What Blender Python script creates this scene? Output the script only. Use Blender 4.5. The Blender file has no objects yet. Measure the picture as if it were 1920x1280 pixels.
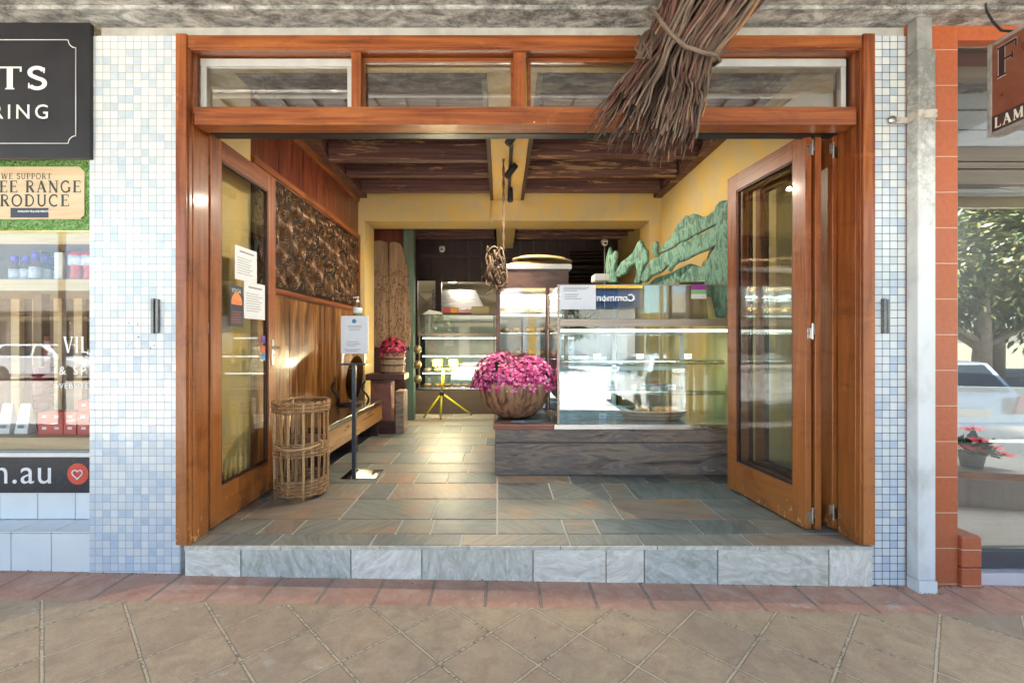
import bpy, bmesh, math, random
from mathutils import Vector, Matrix
random.seed(7)
R = math.radians
S = bpy.context.scene
COL = S.collection
# ---------------------------------------------------------------- camera, world, sun, exposure
F = 860.0; CH = 1.386; VX = 940.0
cam_d = bpy.data.cameras.new('camera'); cam = bpy.data.objects.new('camera', cam_d); COL.objects.link(cam)
cam.location = (0, 0, CH); cam.rotation_euler = (R(90), 0, 0)
cam_d.sensor_width = 36; cam_d.lens = F / 1920 * 36; cam_d.shift_x = (960 - VX) / 1920
cam_d.clip_start = 0.05; cam_d.clip_end = 2000
S.camera = cam
SUN_EL, SUN_AZ = 78, 12           # azimuth from +Y towards +X
w = bpy.data.worlds.new('World'); S.world = w; w.use_nodes = True
nt = w.node_tree; bg = nt.nodes['Background']
sky = nt.nodes.new('ShaderNodeTexSky'); sky.sky_type = 'NISHITA'; sky.sun_disc = False
sky.sun_elevation = R(SUN_EL); sky.sun_rotation = R(SUN_AZ)
nt.links.new(sky.outputs[0], bg.inputs[0]); bg.inputs[1].default_value = 0.055
sd = bpy.data.lights.new('sun', 'SUN'); sun = bpy.data.objects.new('sun', sd); COL.objects.link(sun)
sd.energy = 5; sd.angle = R(0.5); sd.color = (1, .95, .87)
_d = Vector((math.sin(R(SUN_AZ)) * math.cos(R(SUN_EL)), math.cos(R(SUN_AZ)) * math.cos(R(SUN_EL)), math.sin(R(SUN_EL))))
sun.rotation_euler = _d.to_track_quat('Z', 'Y').to_euler()
S.view_settings.view_transform = 'Standard'; S.view_settings.look = 'None'
S.view_settings.exposure = 4.1; S.view_settings.gamma = 1; S.view_settings.use_curve_mapping = False
S.cycles.max_bounces = 10; S.cycles.transparent_max_bounces = 24; S.cycles.glossy_bounces = 5
S.cycles.diffuse_bounces = 5; S.cycles.caustics_reflective = False; S.cycles.caustics_refractive = False
S.cycles.sample_clamp_indirect = 6

# ---------------------------------------------------------------- helpers
def PX(px, Y): return (px - VX) / F * Y
def PZ(py, Y): return CH - (py - 640) / F * Y
def P(px, py, Y): return Vector((PX(px, Y), Y, PZ(py, Y)))

def tag(o, label=None, cat=None, group=None, kind=None):
    if label: o['label'] = label
    if cat: o['category'] = cat
    if group: o['group'] = group
    if kind: o['kind'] = kind
    return o
def thing(name, loc, label, cat, group=None, rz=0):
    o = bpy.data.objects.new(name, None); COL.objects.link(o)
    o.location = loc; o.rotation_euler = (0, 0, rz); o.empty_display_size = .1
    return tag(o, label, cat, group)
def origin_of(o):
    v = Vector((0, 0, 0))
    while o is not None: v += o.location; o = o.parent
    return v
def copy_tree(o, parent=None):
    c = o.copy(); COL.objects.link(c); c.parent = parent
    for ch in list(o.children): copy_tree(ch, c)
    return c
def V3(*a): return Vector(a)

class MB:
    def __init__(s): s.v = []; s.f = []; s.mi = []; s.sm = []; s.col = []; s.m = 0; s.c = (.5, .5, .5, 1)
    def face(s, idx, smooth=False): s.f.append(tuple(idx)); s.mi.append(s.m); s.sm.append(smooth); s.col.append(s.c)
    def poly(s, pts, smooth=False):
        n = len(s.v); s.v += [Vector(p) for p in pts]; s.face(range(n, n + len(pts)), smooth)
    def box(s, x0, x1, y0, y1, z0, z1, M=None):
        n = len(s.v)
        pts = [V3(x, y, z) for z in (z0, z1) for y in (y0, y1) for x in (x0, x1)]
        if M is not None: pts = [M @ p for p in pts]
        s.v += pts
        for q in ((0, 2, 3, 1), (4, 5, 7, 6), (0, 1, 5, 4), (2, 6, 7, 3), (0, 4, 6, 2), (1, 3, 7, 5)):
            s.face([n + i for i in q])
        return s
    def beam(s, a, b, w, h, up=V3(0, 0, 1)):
        a = Vector(a); b = Vector(b); d = b - a; L = d.length; d.normalize()
        if abs(d.dot(up)) > .99: up = V3(0, 1, 0)
        x = d.cross(up).normalized(); z = x.cross(d).normalized()
        M = Matrix.Translation(a) @ Matrix((x, d, z)).transposed().to_4x4()
        return s.box(-w / 2, w / 2, 0, L, -h / 2, h / 2, M)
    def tube(s, pts, r, n=8, cap=True, closed=False, smooth=True):
        pts = [Vector(p) for p in pts]; k = len(pts)
        rs = r if isinstance(r, (list, tuple)) else [r] * k
        base = len(s.v); prev = None
        for i, p in enumerate(pts):
            if closed: t = pts[(i + 1) % k] - pts[i - 1]
            else: t = pts[min(i + 1, k - 1)] - pts[max(i - 1, 0)]
            if t.length < 1e-9: t = V3(0, 0, 1)
            t.normalize()
            if prev is None:
                u = t.cross(V3(0, 0, 1) if abs(t.z) < .9 else V3(1, 0, 0)).normalized()
            else:
                u = (prev - t * prev.dot(t))
                u = u.normalized() if u.length > 1e-6 else t.cross(V3(.3, .5, .8)).normalized()
            prev = u; w_ = t.cross(u)
            for j in range(n):
                a = 2 * math.pi * j / n
                s.v.append(p + (u * math.cos(a) + w_ * math.sin(a)) * rs[i])
        for i in range(k if closed else k - 1):
            i2 = (i + 1) % k
            for j in range(n):
                j2 = (j + 1) % n
                s.face((base + i * n + j, base + i * n + j2, base + i2 * n + j2, base + i2 * n + j), smooth)
        if cap and not closed:
            s.face([base + j for j in range(n)][::-1]); s.face([base + (k - 1) * n + j for j in range(n)])
        return s
    def lathe(s, prof, c=(0, 0, 0), n=24, M=None, smooth=True, wob=None):
        c = Vector(c); base = len(s.v); k = len(prof)
        for i, (r, z) in enumerate(prof):
            for j in range(n):
                a = 2 * math.pi * j / n
                rr = r * (wob(a, z) if wob else 1)
                p = V3(rr * math.cos(a), rr * math.sin(a), z)
                if M is not None: p = M @ p
                s.v.append(p + c)
        for i in range(k - 1):
            for j in range(n):
                j2 = (j + 1) % n
                s.face((base + i * n + j, base + i * n + j2, base + (i + 1) * n + j2, base + (i + 1) * n + j), smooth)
        if prof[0][0] > 1e-5: s.face([base + j for j in range(n)][::-1])
        if prof[-1][0] > 1e-5: s.face([base + (k - 1) * n + j for j in range(n)])
        return s
    def prism(s, pts, O, U, V, t):
        """polygon in (u,v) at O, thickness t along -normal"""
        O = Vector(O); U = Vector(U); V = Vector(V); N = U.cross(V).normalized(); n = len(pts); b = len(s.v)
        s.v += [O + U * u + V * v for u, v in pts]; s.v += [O + U * u + V * v - N * t for u, v in pts]
        s.face(range(b, b + n)); s.face(range(b + 2 * n - 1, b + n - 1, -1))
        for i in range(n):
            j = (i + 1) % n; s.face((b + i, b + n + i, b + n + j, b + j))
        return s
    def build(s, name, mat, parent=None, bevel=0, seg=2, at=None):
        off = origin_of(parent) if parent else (Vector(at) if at else V3(0, 0, 0))
        me = bpy.data.meshes.new(name)
        me.from_pydata([v - off for v in s.v], [], s.f)
        mats = mat if isinstance(mat, (list, tuple)) else [mat]
        for m in mats: me.materials.append(m)
        me.polygons.foreach_set('material_index', s.mi); me.polygons.foreach_set('use_smooth', s.sm)
        if any(c != (.5, .5, .5, 1) for c in s.col):
            ca = me.color_attributes.new('rnd', 'FLOAT_COLOR', 'CORNER'); buf = []
            for f, c in zip(s.f, s.col): buf += list(c) * len(f)
            ca.data.foreach_set('color', buf)
        me.update()
        o = bpy.data.objects.new(name, me); COL.objects.link(o)
        if parent: o.parent = parent
        elif at: o.location = at
        if bevel:
            md = o.modifiers.new('bevel', 'BEVEL'); md.width = bevel; md.segments = seg; md.limit_method = 'ANGLE'; md.angle_limit = R(40)
            for p in me.polygons: p.use_smooth = True
            md.harden_normals = True
        return o

# text: built-in font laid onto a plane
def text_mb(body, size, O, U, V, depth=.0015, bold=0, spacing=1.0, sx=1.0, align='LEFT', mb=None):
    cu = bpy.data.curves.new('t', 'FONT'); cu.body = body; cu.size = size; cu.extrude = depth; cu.offset = bold
    cu.space_character = spacing; cu.align_x = align; cu.resolution_u = 3
    ob = bpy.data.objects.new('t', cu); COL.objects.link(ob)
    dg = bpy.context.evaluated_depsgraph_get(); dg.update()
    me = bpy.data.meshes.new_from_object(ob.evaluated_get(dg))
    mb = mb or MB(); O = Vector(O); U = Vector(U); V = Vector(V); N = U.cross(V)
    b = len(mb.v)
    mb.v += [O + U * v.co.x * sx + V * v.co.y + N * v.co.z for v in me.vertices]
    for p in me.polygons: mb.face([b + i for i in p.vertices])
    bpy.data.objects.remove(ob); bpy.data.curves.remove(cu); bpy.data.meshes.remove(me)
    return mb
# serif letters from strokes (cap height 1)
def arc(cx, cy, rx, ry, a0, a1, n=10): return [(cx + rx * math.cos(R(a0 + (a1 - a0) * i / n)), cy + ry * math.sin(R(a0 + (a1 - a0) * i / n))) for i in range(n + 1)]
TH, TN = .16, .06
def stem(x): return [([(x, 0), (x, 1)], TH), ([(x - .15, .025), (x + .15, .025)], .05), ([(x - .15, .975), (x + .15, .975)], .05)]
GL = {
 'I': (.42, stem(.2)), 'L': (.75, stem(.2) + [([(.2, .03), (.68, .03)], TN), ([(.67, 0), (.67, .22)], .05)]),
 'T': (.85, [([(.42, 0), (.42, 1)], TH), ([(.27, .025), (.57, .025)], .05), ([(.04, .97), (.8, .97)], TN), ([(.06, .78), (.06, 1)], .05), ([(.78, .78), (.78, 1)], .05)]),
 'E': (.78, stem(.2) + [([(.2, .03), (.68, .03)], TN), ([(.2, .97), (.66, .97)], TN), ([(.2, .52), (.55, .52)], TN), ([(.69, 0), (.69, .22)], .05), ([(.66, .78), (.66, 1)], .05), ([(.55, .42), (.55, .62)], .04)]),
 'F': (.74, stem(.2) + [([(.2, .97), (.66, .97)], TN), ([(.2, .52), (.55, .52)], TN), ([(.66, .75), (.66, 1)], .06), ([(.55, .4), (.55, .64)], .05)]),
 'R': (.86, stem(.2) + [([(.2, .97)] + arc(.4, .745, .24, .225, 90, -90) + [(.2, .52)], .09), ([(.42, .5), (.7, .04)], TH), ([(.6, .025), (.86, .025)], .05)]),
 'P': (.76, stem(.2) + [([(.2, .97)] + arc(.4, .72, .26, .25, 90, -90) + [(.2, .47)], .09)]),
 'B': (.82, stem(.2) + [([(.2, .97)] + arc(.4, .755, .2, .215, 90, -90) + [(.2, .54)], .09), ([(.2, .54)] + arc(.42, .285, .25, .255, 90, -90) + [(.2, .03)], .09)]),
 'D': (.9, stem(.2) + [([(.2, .97)] + arc(.38, .5, .38, .47, 90, -90, 14) + [(.2, .03)], .1)]),
 'O': (.98, [(arc(.47, .5, .37, .47, 0, 360, 24), .12)]),
 'C': (.9, [(arc(.48, .5, .37, .47, 50, 310, 20), .12), ([(.72, .7), (.72, .95)], .05)]),
 'G': (.98, [(arc(.48, .5, .37, .47, 50, 320, 20), .12), ([(.78, .05), (.78, .42)], .13), ([(.64, .42), (.92, .42)], .05), ([(.73, .72), (.73, .95)], .05)]),
 'S': (.72, [(arc(.36, .75, .23, .21, 20, 250, 14) + arc(.37, .26, .25, .22, 80, -155, 14), .13), ([(.6, .72), (.6, .96)], .04), ([(.1, .04), (.1, .28)], .04)]),
 'U': (.92, [([(.2, 1), (.2, .35)] + arc(.46, .34, .26, .3, 180, 360, 12) + [(.72, 1)], .12), ([(.05, .975), (.35, .975)], .05), ([(.6, .975), (.86, .975)], .05)]),
 'A': (.92, [([(.14, 0), (.45, 1)], .07), ([(.42, 1), (.78, 0)], TH), ([(.25, .35), (.66, .35)], TN), ([(.02, .025), (.28, .025)], .05), ([(.62, .025), (.92, .025)], .05)]),
 'N': (.98, [([(.2, 0), (.2, 1)], .07), ([(.18, 1), (.78, 0)], TH), ([(.78, 0), (.78, 1)], .07), ([(.06, .025), (.34, .025)], .05), ([(.64, .975), (.92, .975)], .05), ([(.04, .975), (.2, .975)], .05)]),
 'M': (1.12, [([(.18, 0), (.2, 1)], .07), ([(.2, 1), (.54, .1)], TH), ([(.54, .1), (.9, 1)], .07), ([(.92, 0), (.9, 1)], TH), ([(.04, .025), (.32, .025)], .05), ([(.76, .025), (1.06, .025)], .05)]),
 'V': (.92, [([(.14, 1), (.46, 0)], TH), ([(.46, 0), (.78, 1)], .07), ([(0, .975), (.3, .975)], .05), ([(.64, .975), (.92, .975)], .05)]),
 'W': (1.3, [([(.12, 1), (.38, 0)], TH), ([(.38, 0), (.62, .95)], .07), ([(.62, .95), (.88, 0)], TH), ([(.88, 0), (1.14, 1)], .07), ([(0, .975), (.26, .975)], .05), ([(1.02, .975), (1.26, .975)], .05)]),
 ' ': (.45, [])}
def serif_mb(txt, h, O, U, V, depth=.001, sp=.08, sx=1.0, right=False, mb=None, wide=1.0):
    mb = mb or MB(); O = Vector(O); U = Vector(U); V = Vector(V); N = U.cross(V)
    tot = sum(GL[c][0] + sp for c in txt) - sp; x = -tot if right else 0
    for c in txt:
        wd, st = GL[c]; k = 0
        for pts, wdt in st:
            wdt *= wide; L = []; Rr = []
            for i, (a, b) in enumerate(pts):
                p0 = pts[max(i - 1, 0)]; p1 = pts[min(i + 1, len(pts) - 1)]
                dx, dy = p1[0] - p0[0], p1[1] - p0[1]; l = math.hypot(dx, dy) or 1
                nx, ny = -dy / l * wdt / 2, dx / l * wdt / 2
                L.append((a + nx, b + ny)); Rr.append((a - nx, b - ny))
            k += 1; b0 = len(mb.v); d = N * (depth + .00004 * k)
            for (a, b) in L: mb.v.append(O + U * ((x + a) * h * sx) + V * (b * h) + d)
            for (a, b) in Rr: mb.v.append(O + U * ((x + a) * h * sx) + V * (b * h) + d)
            n = len(L)
            for i in range(n - 1): mb.face((b0 + n + i, b0 + n + i + 1, b0 + i + 1, b0 + i))
        x += wd + sp
    return mb

# ---------------------------------------------------------------- materials
def nodes(name):
    m = bpy.data.materials.new(name); m.use_nodes = True; t = m.node_tree; b = t.nodes['Principled BSDF']
    return m, t, b
class NT:
    def __init__(s, t): s.t = t
    def n(s, k, **kw):
        x = s.t.nodes.new(k)
        for a, b in kw.items(): setattr(x, a, b)
        return x
    def link(s, a, b): s.t.links.new(a, b)
    def m(s, op, a, b=0.0, c=None):
        x = s.t.nodes.new('ShaderNodeMath'); x.operation = op
        for i, v in enumerate((a, b, c)):
            if v is None: continue
            if hasattr(v, 'links') or hasattr(v, 'is_linked'): s.t.links.new(v, x.inputs[i])
            else: x.inputs[i].default_value = v
        return x.outputs[0]
    def coord(s, out='Object'): return s.t.nodes.new('ShaderNodeTexCoord').outputs[out]
    def mapv(s, vec, scale=(1, 1, 1), rot=(0, 0, 0), loc=(0, 0, 0)):
        x = s.t.nodes.new('ShaderNodeMapping'); s.t.links.new(vec, x.inputs[0])
        x.inputs['Scale'].default_value = scale; x.inputs['Rotation'].default_value = rot; x.inputs['Location'].default_value = loc
        return x.outputs[0]
    def noise(s, vec, scale, detail=5, rough=.55, dist=0, out='Fac'):
        x = s.t.nodes.new('ShaderNodeTexNoise'); s.t.links.new(vec, x.inputs['Vector'])
        x.inputs['Scale'].default_value = scale; x.inputs['Detail'].default_value = detail; x.inputs['Roughness'].default_value = rough
        x.inputs['Distortion'].default_value = dist
        return x.outputs[out]
    def ramp(s, fac, stops, interp='LINEAR'):
        x = s.t.nodes.new('ShaderNodeValToRGB'); s.t.links.new(fac, x.inputs[0]); e = x.color_ramp.elements; x.color_ramp.interpolation = interp
        while len(e) < len(stops): e.new(.5)
        for i, (p, c) in enumerate(stops): e[i].position = p; e[i].color = (*c, 1) if len(c) == 3 else c
        return x.outputs[0]
    def mix(s, fac, a, b, mode='MIX'):
        x = s.t.nodes.new('ShaderNodeMix'); x.data_type = 'RGBA'; x.blend_type = mode
        for i, v in ((0, fac), (6, a), (7, b)):
            if hasattr(v, 'is_linked'): s.t.links.new(v, x.inputs[i])
            elif i == 0: x.inputs[0].default_value = v
            else: x.inputs[i].default_value = (*v, 1) if len(v) == 3 else v
        return x.outputs[2]
    def bump(s, h, strength=.3, dist=.01, normal=None):
        x = s.t.nodes.new('ShaderNodeBump'); s.t.links.new(h, x.inputs['Height']); x.inputs['Strength'].default_value = strength; x.inputs['Distance'].default_value = dist
        if normal: s.t.links.new(normal, x.inputs['Normal'])
        return x.outputs[0]

def nm(name, cols, scale=6, stretch=(1, 1, 1), rough=.6, bump=.15, bd=.004, metal=0, detail=6, dist=.3, rrange=.12, fine=None, spec=.5, coat=0, lo=.3, hi=.7):
    """noise material: colours spread over a stretched noise, roughness and bump varied with it"""
    m, t, b = nodes(name); n = NT(t); c = n.coord()
    v = n.mapv(c, stretch); f = n.noise(v, scale, detail, .6, dist)
    k = len(cols); st = [(lo + (hi - lo) * i / max(k - 1, 1), cc) for i, cc in enumerate(cols)]
    col = n.ramp(f, st) if k > 1 else None
    if col is None: b.inputs['Base Color'].default_value = (*cols[0], 1)
    else:
        f2 = n.noise(c, 1.7, 3)                        # slow drift of tone
        col = n.mix(n.m('MULTIPLY', f2, .35), col, cols[0])
        n.link(col, b.inputs['Base Color'])
    rr = n.m('ADD', n.m('MULTIPLY', n.m('SUBTRACT', f, .5), rrange * 2), rough); n.link(rr, b.inputs['Roughness'])
    h = f
    if fine: h = n.m('ADD', f, n.m('MULTIPLY', n.noise(c, fine, 3), .35))
    if bump: n.link(n.bump(h, bump, bd), b.inputs['Normal'])
    b.inputs['Metallic'].default_value = metal; b.inputs['Specular IOR Level'].default_value = spec
    if coat: b.inputs['Coat Weight'].default_value = coat; b.inputs['Coat Roughness'].default_value = .12
    return m
def plain(name, c, rough=.5, metal=0, coat=0, emit=None, es=0):
    m = nm(name, [tuple(x * .86 for x in c), c], 14, rough=rough, bump=.05, metal=metal, coat=coat)
    if emit:
        b = m.node_tree.nodes['Principled BSDF']; b.inputs['Emission Color'].default_value = (*emit, 1); b.inputs['Emission Strength'].default_value = es
    return m
GX, GY, GZ = (.5, 9, 9), (9, .5, 9), (9, 9, .5)
def wood(name, cols, g=GX, rough=.4, bump=.25, coat=0, scale=2.2, bd=.003, lo=.25, hi=.75):
    return nm(name, cols, scale, g, rough, bump, bd, dist=1.2, coat=coat, lo=lo, hi=hi, detail=8, fine=90)
VAR = [(.12, .027, .008), (.27, .074, .018), (.38, .125, .03)]
varn = {a: wood('varnished_timber_' + a, VAR, g, .38, .2, .2, lo=.33, hi=.66) for a, g in (('x', GX), ('y', GY), ('z', GZ))}
# weathered varnish towards the sill: pale patches from noise, plus a smooth fade to orange
def worn_varnish(name, g):
    m = wood(name, VAR, g, .4, .22, .18, lo=.33, hi=.66); t = m.node_tree; n = NT(t); b = t.nodes['Principled BSDF']
    src = b.inputs['Base Color'].links[0].from_socket
    co = n.coord('Object'); sx = n.n('ShaderNodeSeparateXYZ'); n.link(co, sx.inputs[0])
    low = n.m('SUBTRACT', 1.0, n.m('MULTIPLY', sx.outputs[2], 1.6)); f = n.noise(n.mapv(co, (1, 1, .6)), 26, 6, .7)
    mask = n.ramp(n.m('ADD', n.m('MULTIPLY', low, .2), f), [(.77, (0, 0, 0)), (.82, (1, 1, 1))])
    orange = n.mix(n.m('MULTIPLY', n.m('MAXIMUM', n.m('SUBTRACT', 1.0, n.m('MULTIPLY', sx.outputs[2], .55)), 0), .6), src, (.44, .16, .035))
    n.link(n.mix(mask, orange, (.62, .42, .2)), b.inputs['Base Color'])
    return m
wornz = worn_varnish('worn_varnish_upright', GZ); worny = worn_varnish('worn_varnish_rail', GY)
panelling = wood('red_brown_panelling', [(.05, .01, .006), (.15, .03, .012), (.24, .06, .02)], GZ, .36, .35, .3, lo=.35, hi=.66)
wainscot = wood('golden_brown_wainscot', [(.055, .018, .006), (.22, .085, .02), (.44, .21, .06)], (4.5, 4.5, .42), .36, .7, .12, lo=.36, hi=.64)
dark_tim = wood('dark_stained_timber', [(.02, .008, .008), (.055, .022, .02), (.09, .035, .028)], GX, .5, .4)
dark_tz = wood('dark_stained_boards', [(.016, .007, .007), (.04, .016, .015), (.06, .025, .02)], GZ, .5, .4)
oldtim = wood('grey_weathered_timber', [(.05, .035, .028), (.2, .14, .1), (.36, .27, .19), (.18, .15, .14), (.42, .32, .22)], (1.0, 6, 6), .75, 1, 0, 1.9, .01, .3, .7)
def patches(m, c2, sc, lo, hi, amt=.8):
    t = m.node_tree; n = NT(t); b = t.nodes['Principled BSDF']; src = b.inputs['Base Color'].links[0].from_socket
    f = n.noise(n.mapv(n.coord(), (1, 1, 2), loc=(3, 5, 1)), sc, 6, .7, .6); n.link(n.mix(n.ramp(f, [(lo, (0, 0, 0)), (hi, (amt, amt, amt))]), src, c2), b.inputs['Base Color'])
patches(oldtim, (.17, .145, .125), 3.2, .5, .62, .6); patches(oldtim, (.03, .022, .02), 9, .62, .7)
carved = wood('carved_grey_brown_timber', [(.1, .05, .028), (.26, .15, .085), (.36, .23, .14)], GZ, .8, .8)
paltim = wood('pale_pine', [(.45, .3, .15), (.6, .43, .24), (.66, .5, .3)], GX, .5, .1)
benchw = wood('orange_pine_beam', [(.25, .1, .025), (.5, .24, .06), (.6, .32, .09)], GY, .3, .25, .4)
bench_top = wood('polished_dark_seat', [(.05, .03, .015), (.13, .08, .035)], GY, .16, .1, .6)
greenpost = wood('green_painted_post', [(.1, .07, .05), (.08, .17, .13), (.12, .24, .18)], GZ, .7, .5)

def specks(m, c2, sc, thr):
    t = m.node_tree; n = NT(t); b = t.nodes['Principled BSDF']; src = b.inputs['Base Color'].links[0].from_socket
    vo = n.n('ShaderNodeTexVoronoi'); n.link(n.coord(), vo.inputs['Vector']); vo.inputs['Scale'].default_value = sc
    n.link(n.mix(n.ramp(vo.outputs['Distance'], [(thr, (.8, .8, .8)), (thr * 1.6, (0, 0, 0))]), src, c2), b.inputs['Base Color'])
for _m in list(varn.values()) + [wornz, worny]:
    patches(_m, (.08, .017, .007), 2.6, .52, .7, .55); patches(_m, (.5, .17, .05), 5.5, .6, .72, .4); specks(_m, (.6, .45, .3), 5, .022)
    patches(_m, (.05, .02, .012), 30, .68, .74, .6)
def weathered_joist():
    m, t, b = nodes('peeling_joist_timber'); n = NT(t); c = n.coord(); oi = n.n('ShaderNodeObjectInfo')
    off = n.n('ShaderNodeVectorMath', operation='ADD'); n.link(c, off.inputs[0])
    cx = n.n('ShaderNodeCombineXYZ'); n.link(n.m('MULTIPLY', oi.outputs['Random'], 37), cx.inputs[0]); n.link(cx.outputs[0], off.inputs[1]); c = off.outputs[0]
    f = n.noise(n.mapv(c, (.35, 13, 13)), 2.3, 9, .65, .5)
    base = n.ramp(f, [(.3, (.02, .009, .009)), (.5, (.11, .045, .038)), (.68, (.21, .095, .065))])
    g = n.noise(n.mapv(c, (.8, 5, 9)), 2.6, 8, .7, .4)
    lim = n.m('ADD', g, n.m('MULTIPLY', n.m('SUBTRACT', oi.outputs['Random'], .5), .1))
    pm = n.ramp(lim, [(.57, (0, 0, 0)), (.62, (1, 1, 1))])
    n.link(n.mix(pm, base, (.4, .24, .11)), b.inputs['Base Color'])
    n.link(n.bump(n.m('ADD', f, n.m('MULTIPLY', g, 1.5)), .6, .008), b.inputs['Normal']); b.inputs['Roughness'].default_value = .55
    return m
joistm = weathered_joist()
def plaster():
    m, t, b = nodes('sponged_yellow_plaster'); n = NT(t); c = n.coord()
    f = n.noise(n.mapv(c, (1, 1, .7)), 3.2, 7, .65, .6); g = n.noise(c, 1.3, 4)
    col = n.ramp(f, [(.3, (.5, .4, .22)), (.47, (.6, .45, .19)), (.56, (.66, .45, .12)), (.7, (.72, .46, .08))])
    col = n.mix(n.m('MULTIPLY', g, .5), col, (.58, .44, .22)); n.link(col, b.inputs['Base Color'])
    n.link(n.bump(n.noise(c, 22, 6), .15, .01), b.inputs['Normal']); b.inputs['Roughness'].default_value = .6
    return m
plast = plaster()
def lichen():
    m, t, b = nodes('lichen_stained_concrete'); n = NT(t); c = n.coord()
    f = n.noise(n.mapv(c, (1, 2, 2)), 7, 8, .7, .5); s = n.noise(c, 42, 8, .95); g = n.noise(n.mapv(c, (.5, 1, 1)), 2.3, 4)
    col = n.ramp(f, [(.32, (.1, .1, .095)), (.48, (.3, .3, .28)), (.64, (.58, .58, .55))])
    dm = n.ramp(n.m('ADD', n.m('MULTIPLY', s, .8), n.m('MULTIPLY', n.m('ADD', f, g), .2)), [(.5, (1, 1, 1)), (.6, (0, 0, 0))])
    n.link(n.mix(n.m('MULTIPLY', dm, .9), col, (.045, .045, .04)), b.inputs['Base Color'])
    n.link(n.bump(n.m('ADD', s, f), .7, .008), b.inputs['Normal']); b.inputs['Roughness'].default_value = .92
    return m
conc = lichen()
def mosaic(nm_='glass_mosaic_tiles', gc=(.33, .34, .32)):
    m, t, b = nodes(nm_); n = NT(t); c = n.coord(); sx = n.n('ShaderNodeSeparateXYZ'); n.link(c, sx.inputs[0])
    wob = n.m('MULTIPLY', n.m('SUBTRACT', n.noise(c, 9, 2), .5), .07)
    p = .0448; u = n.m('ADD', n.m('DIVIDE', sx.outputs[0], p), wob); v = n.m('ADD', n.m('DIVIDE', sx.outputs[2], p), wob)
    fu, fv = n.m('FLOOR', u), n.m('FLOOR', v); cx = n.n('ShaderNodeCombineXYZ'); n.link(fu, cx.inputs[0]); n.link(fv, cx.inputs[1])
    wn = n.n('ShaderNodeTexWhiteNoise'); n.link(cx.outputs[0], wn.inputs['Vector'])
    du = n.m('ABSOLUTE', n.m('SUBTRACT', n.m('SUBTRACT', u, fu), .5)); dv = n.m('ABSOLUTE', n.m('SUBTRACT', n.m('SUBTRACT', v, fv), .5))
    e = n.m('MAXIMUM', du, dv); g = n.ramp(e, [(.445, (0, 0, 0)), (.47, (1, 1, 1))])
    tc = n.ramp(wn.outputs['Value'], [(0, (.62, .64, .62)), (.45, (.54, .58, .6)), (.75, (.44, .51, .57)), (1, (.34, .44, .55))])
    tc = n.mix(n.m('MULTIPLY', n.noise(c, 40, 3), .4), tc, (.78, .8, .8))
    n.link(n.mix(g, tc, gc), b.inputs['Base Color'])
    n.link(n.m('ADD', n.m('MULTIPLY', g, .4), .16), b.inputs['Roughness']); b.inputs['Specular IOR Level'].default_value = .6; b.inputs['Coat Weight'].default_value = .3; b.inputs['Coat Roughness'].default_value = .2
    # each tile tilts by its own small angle
    tl = n.n('ShaderNodeVectorMath', operation='SUBTRACT'); n.link(wn.outputs['Color'], tl.inputs[0]); tl.inputs[1].default_value = (.5, .5, .5)
    sc = n.n('ShaderNodeVectorMath', operation='SCALE'); n.link(tl.outputs[0], sc.inputs[0]); sc.inputs['Scale'].default_value = .07
    ge = n.n('ShaderNodeNewGeometry'); ad = n.n('ShaderNodeVectorMath', operation='ADD'); n.link(ge.outputs['Normal'], ad.inputs[0]); n.link(sc.outputs[0], ad.inputs[1])
    no = n.n('ShaderNodeVectorMath', operation='NORMALIZE'); n.link(ad.outputs[0], no.inputs[0])
    h = n.m('ADD', n.m('SUBTRACT', 1, g), n.m('MULTIPLY', n.noise(c, 60, 2), .15))
    n.link(n.bump(h, .5, .002, no.outputs[0]), b.inputs['Normal'])
    return m
mosm = mosaic(); mosm2 = mosaic('dark_grouted_mosaic_tiles', (.05, .055, .07))
def slate():
    m, t, b = nodes('split_slate_slabs'); n = NT(t); c = n.coord(); at = n.n('ShaderNodeVertexColor', layer_name='rnd')
    sp = n.n('ShaderNodeSeparateColor'); n.link(at.outputs[0], sp.inputs[0]); r, g, bl = sp.outputs
    vr = n.n('ShaderNodeVectorRotate', rotation_type='Z_AXIS'); n.link(c, vr.inputs['Vector']); n.link(n.m('MULTIPLY', g, 6.28), vr.inputs['Angle'])
    off = n.n('ShaderNodeVectorMath', operation='ADD'); n.link(vr.outputs[0], off.inputs[0]); cx = n.n('ShaderNodeCombineXYZ'); n.link(n.m('MULTIPLY', r, 50), cx.inputs[0]); n.link(cx.outputs[0], off.inputs[1])
    f = n.noise(n.mapv(off.outputs[0], (1.3, 8, 3)), 2.2, 10, .7, 1.6); k = n.noise(off.outputs[0], 2.1, 4)
    tone = n.ramp(bl, [(0, (.06, .08, .088)), (.25, (.13, .155, .145)), (.5, (.21, .215, .17)), (.75, (.26, .225, .16)), (1, (.34, .19, .11))])
    dark = n.mix(1.0, tone, (.52, .56, .58), 'MULTIPLY'); lite = n.mix(.4, tone, (.38, .37, .32))
    col = n.mix(n.ramp(f, [(.3, (0, 0, 0)), (.7, (1, 1, 1))]), dark, lite)
    rust = n.ramp(n.m('ADD', n.m('MULTIPLY', k, .7), n.m('MULTIPLY', f, .35)), [(.56, (0, 0, 0)), (.68, (1, 1, 1))])
    col = n.mix(n.m('MULTIPLY', rust, n.m('ADD', n.m('MULTIPLY', bl, .8), .12)), col, (.42, .19, .07)); n.link(col, b.inputs['Base Color'])
    n.link(n.m('ADD', n.m('MULTIPLY', f, .35), .32), b.inputs['Roughness'])
    n.link(n.bump(n.m('ADD', f, n.m('MULTIPLY', n.noise(c, 60, 4), .25)), .35, .008), b.inputs['Normal'])
    return m
slatem = slate()
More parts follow.
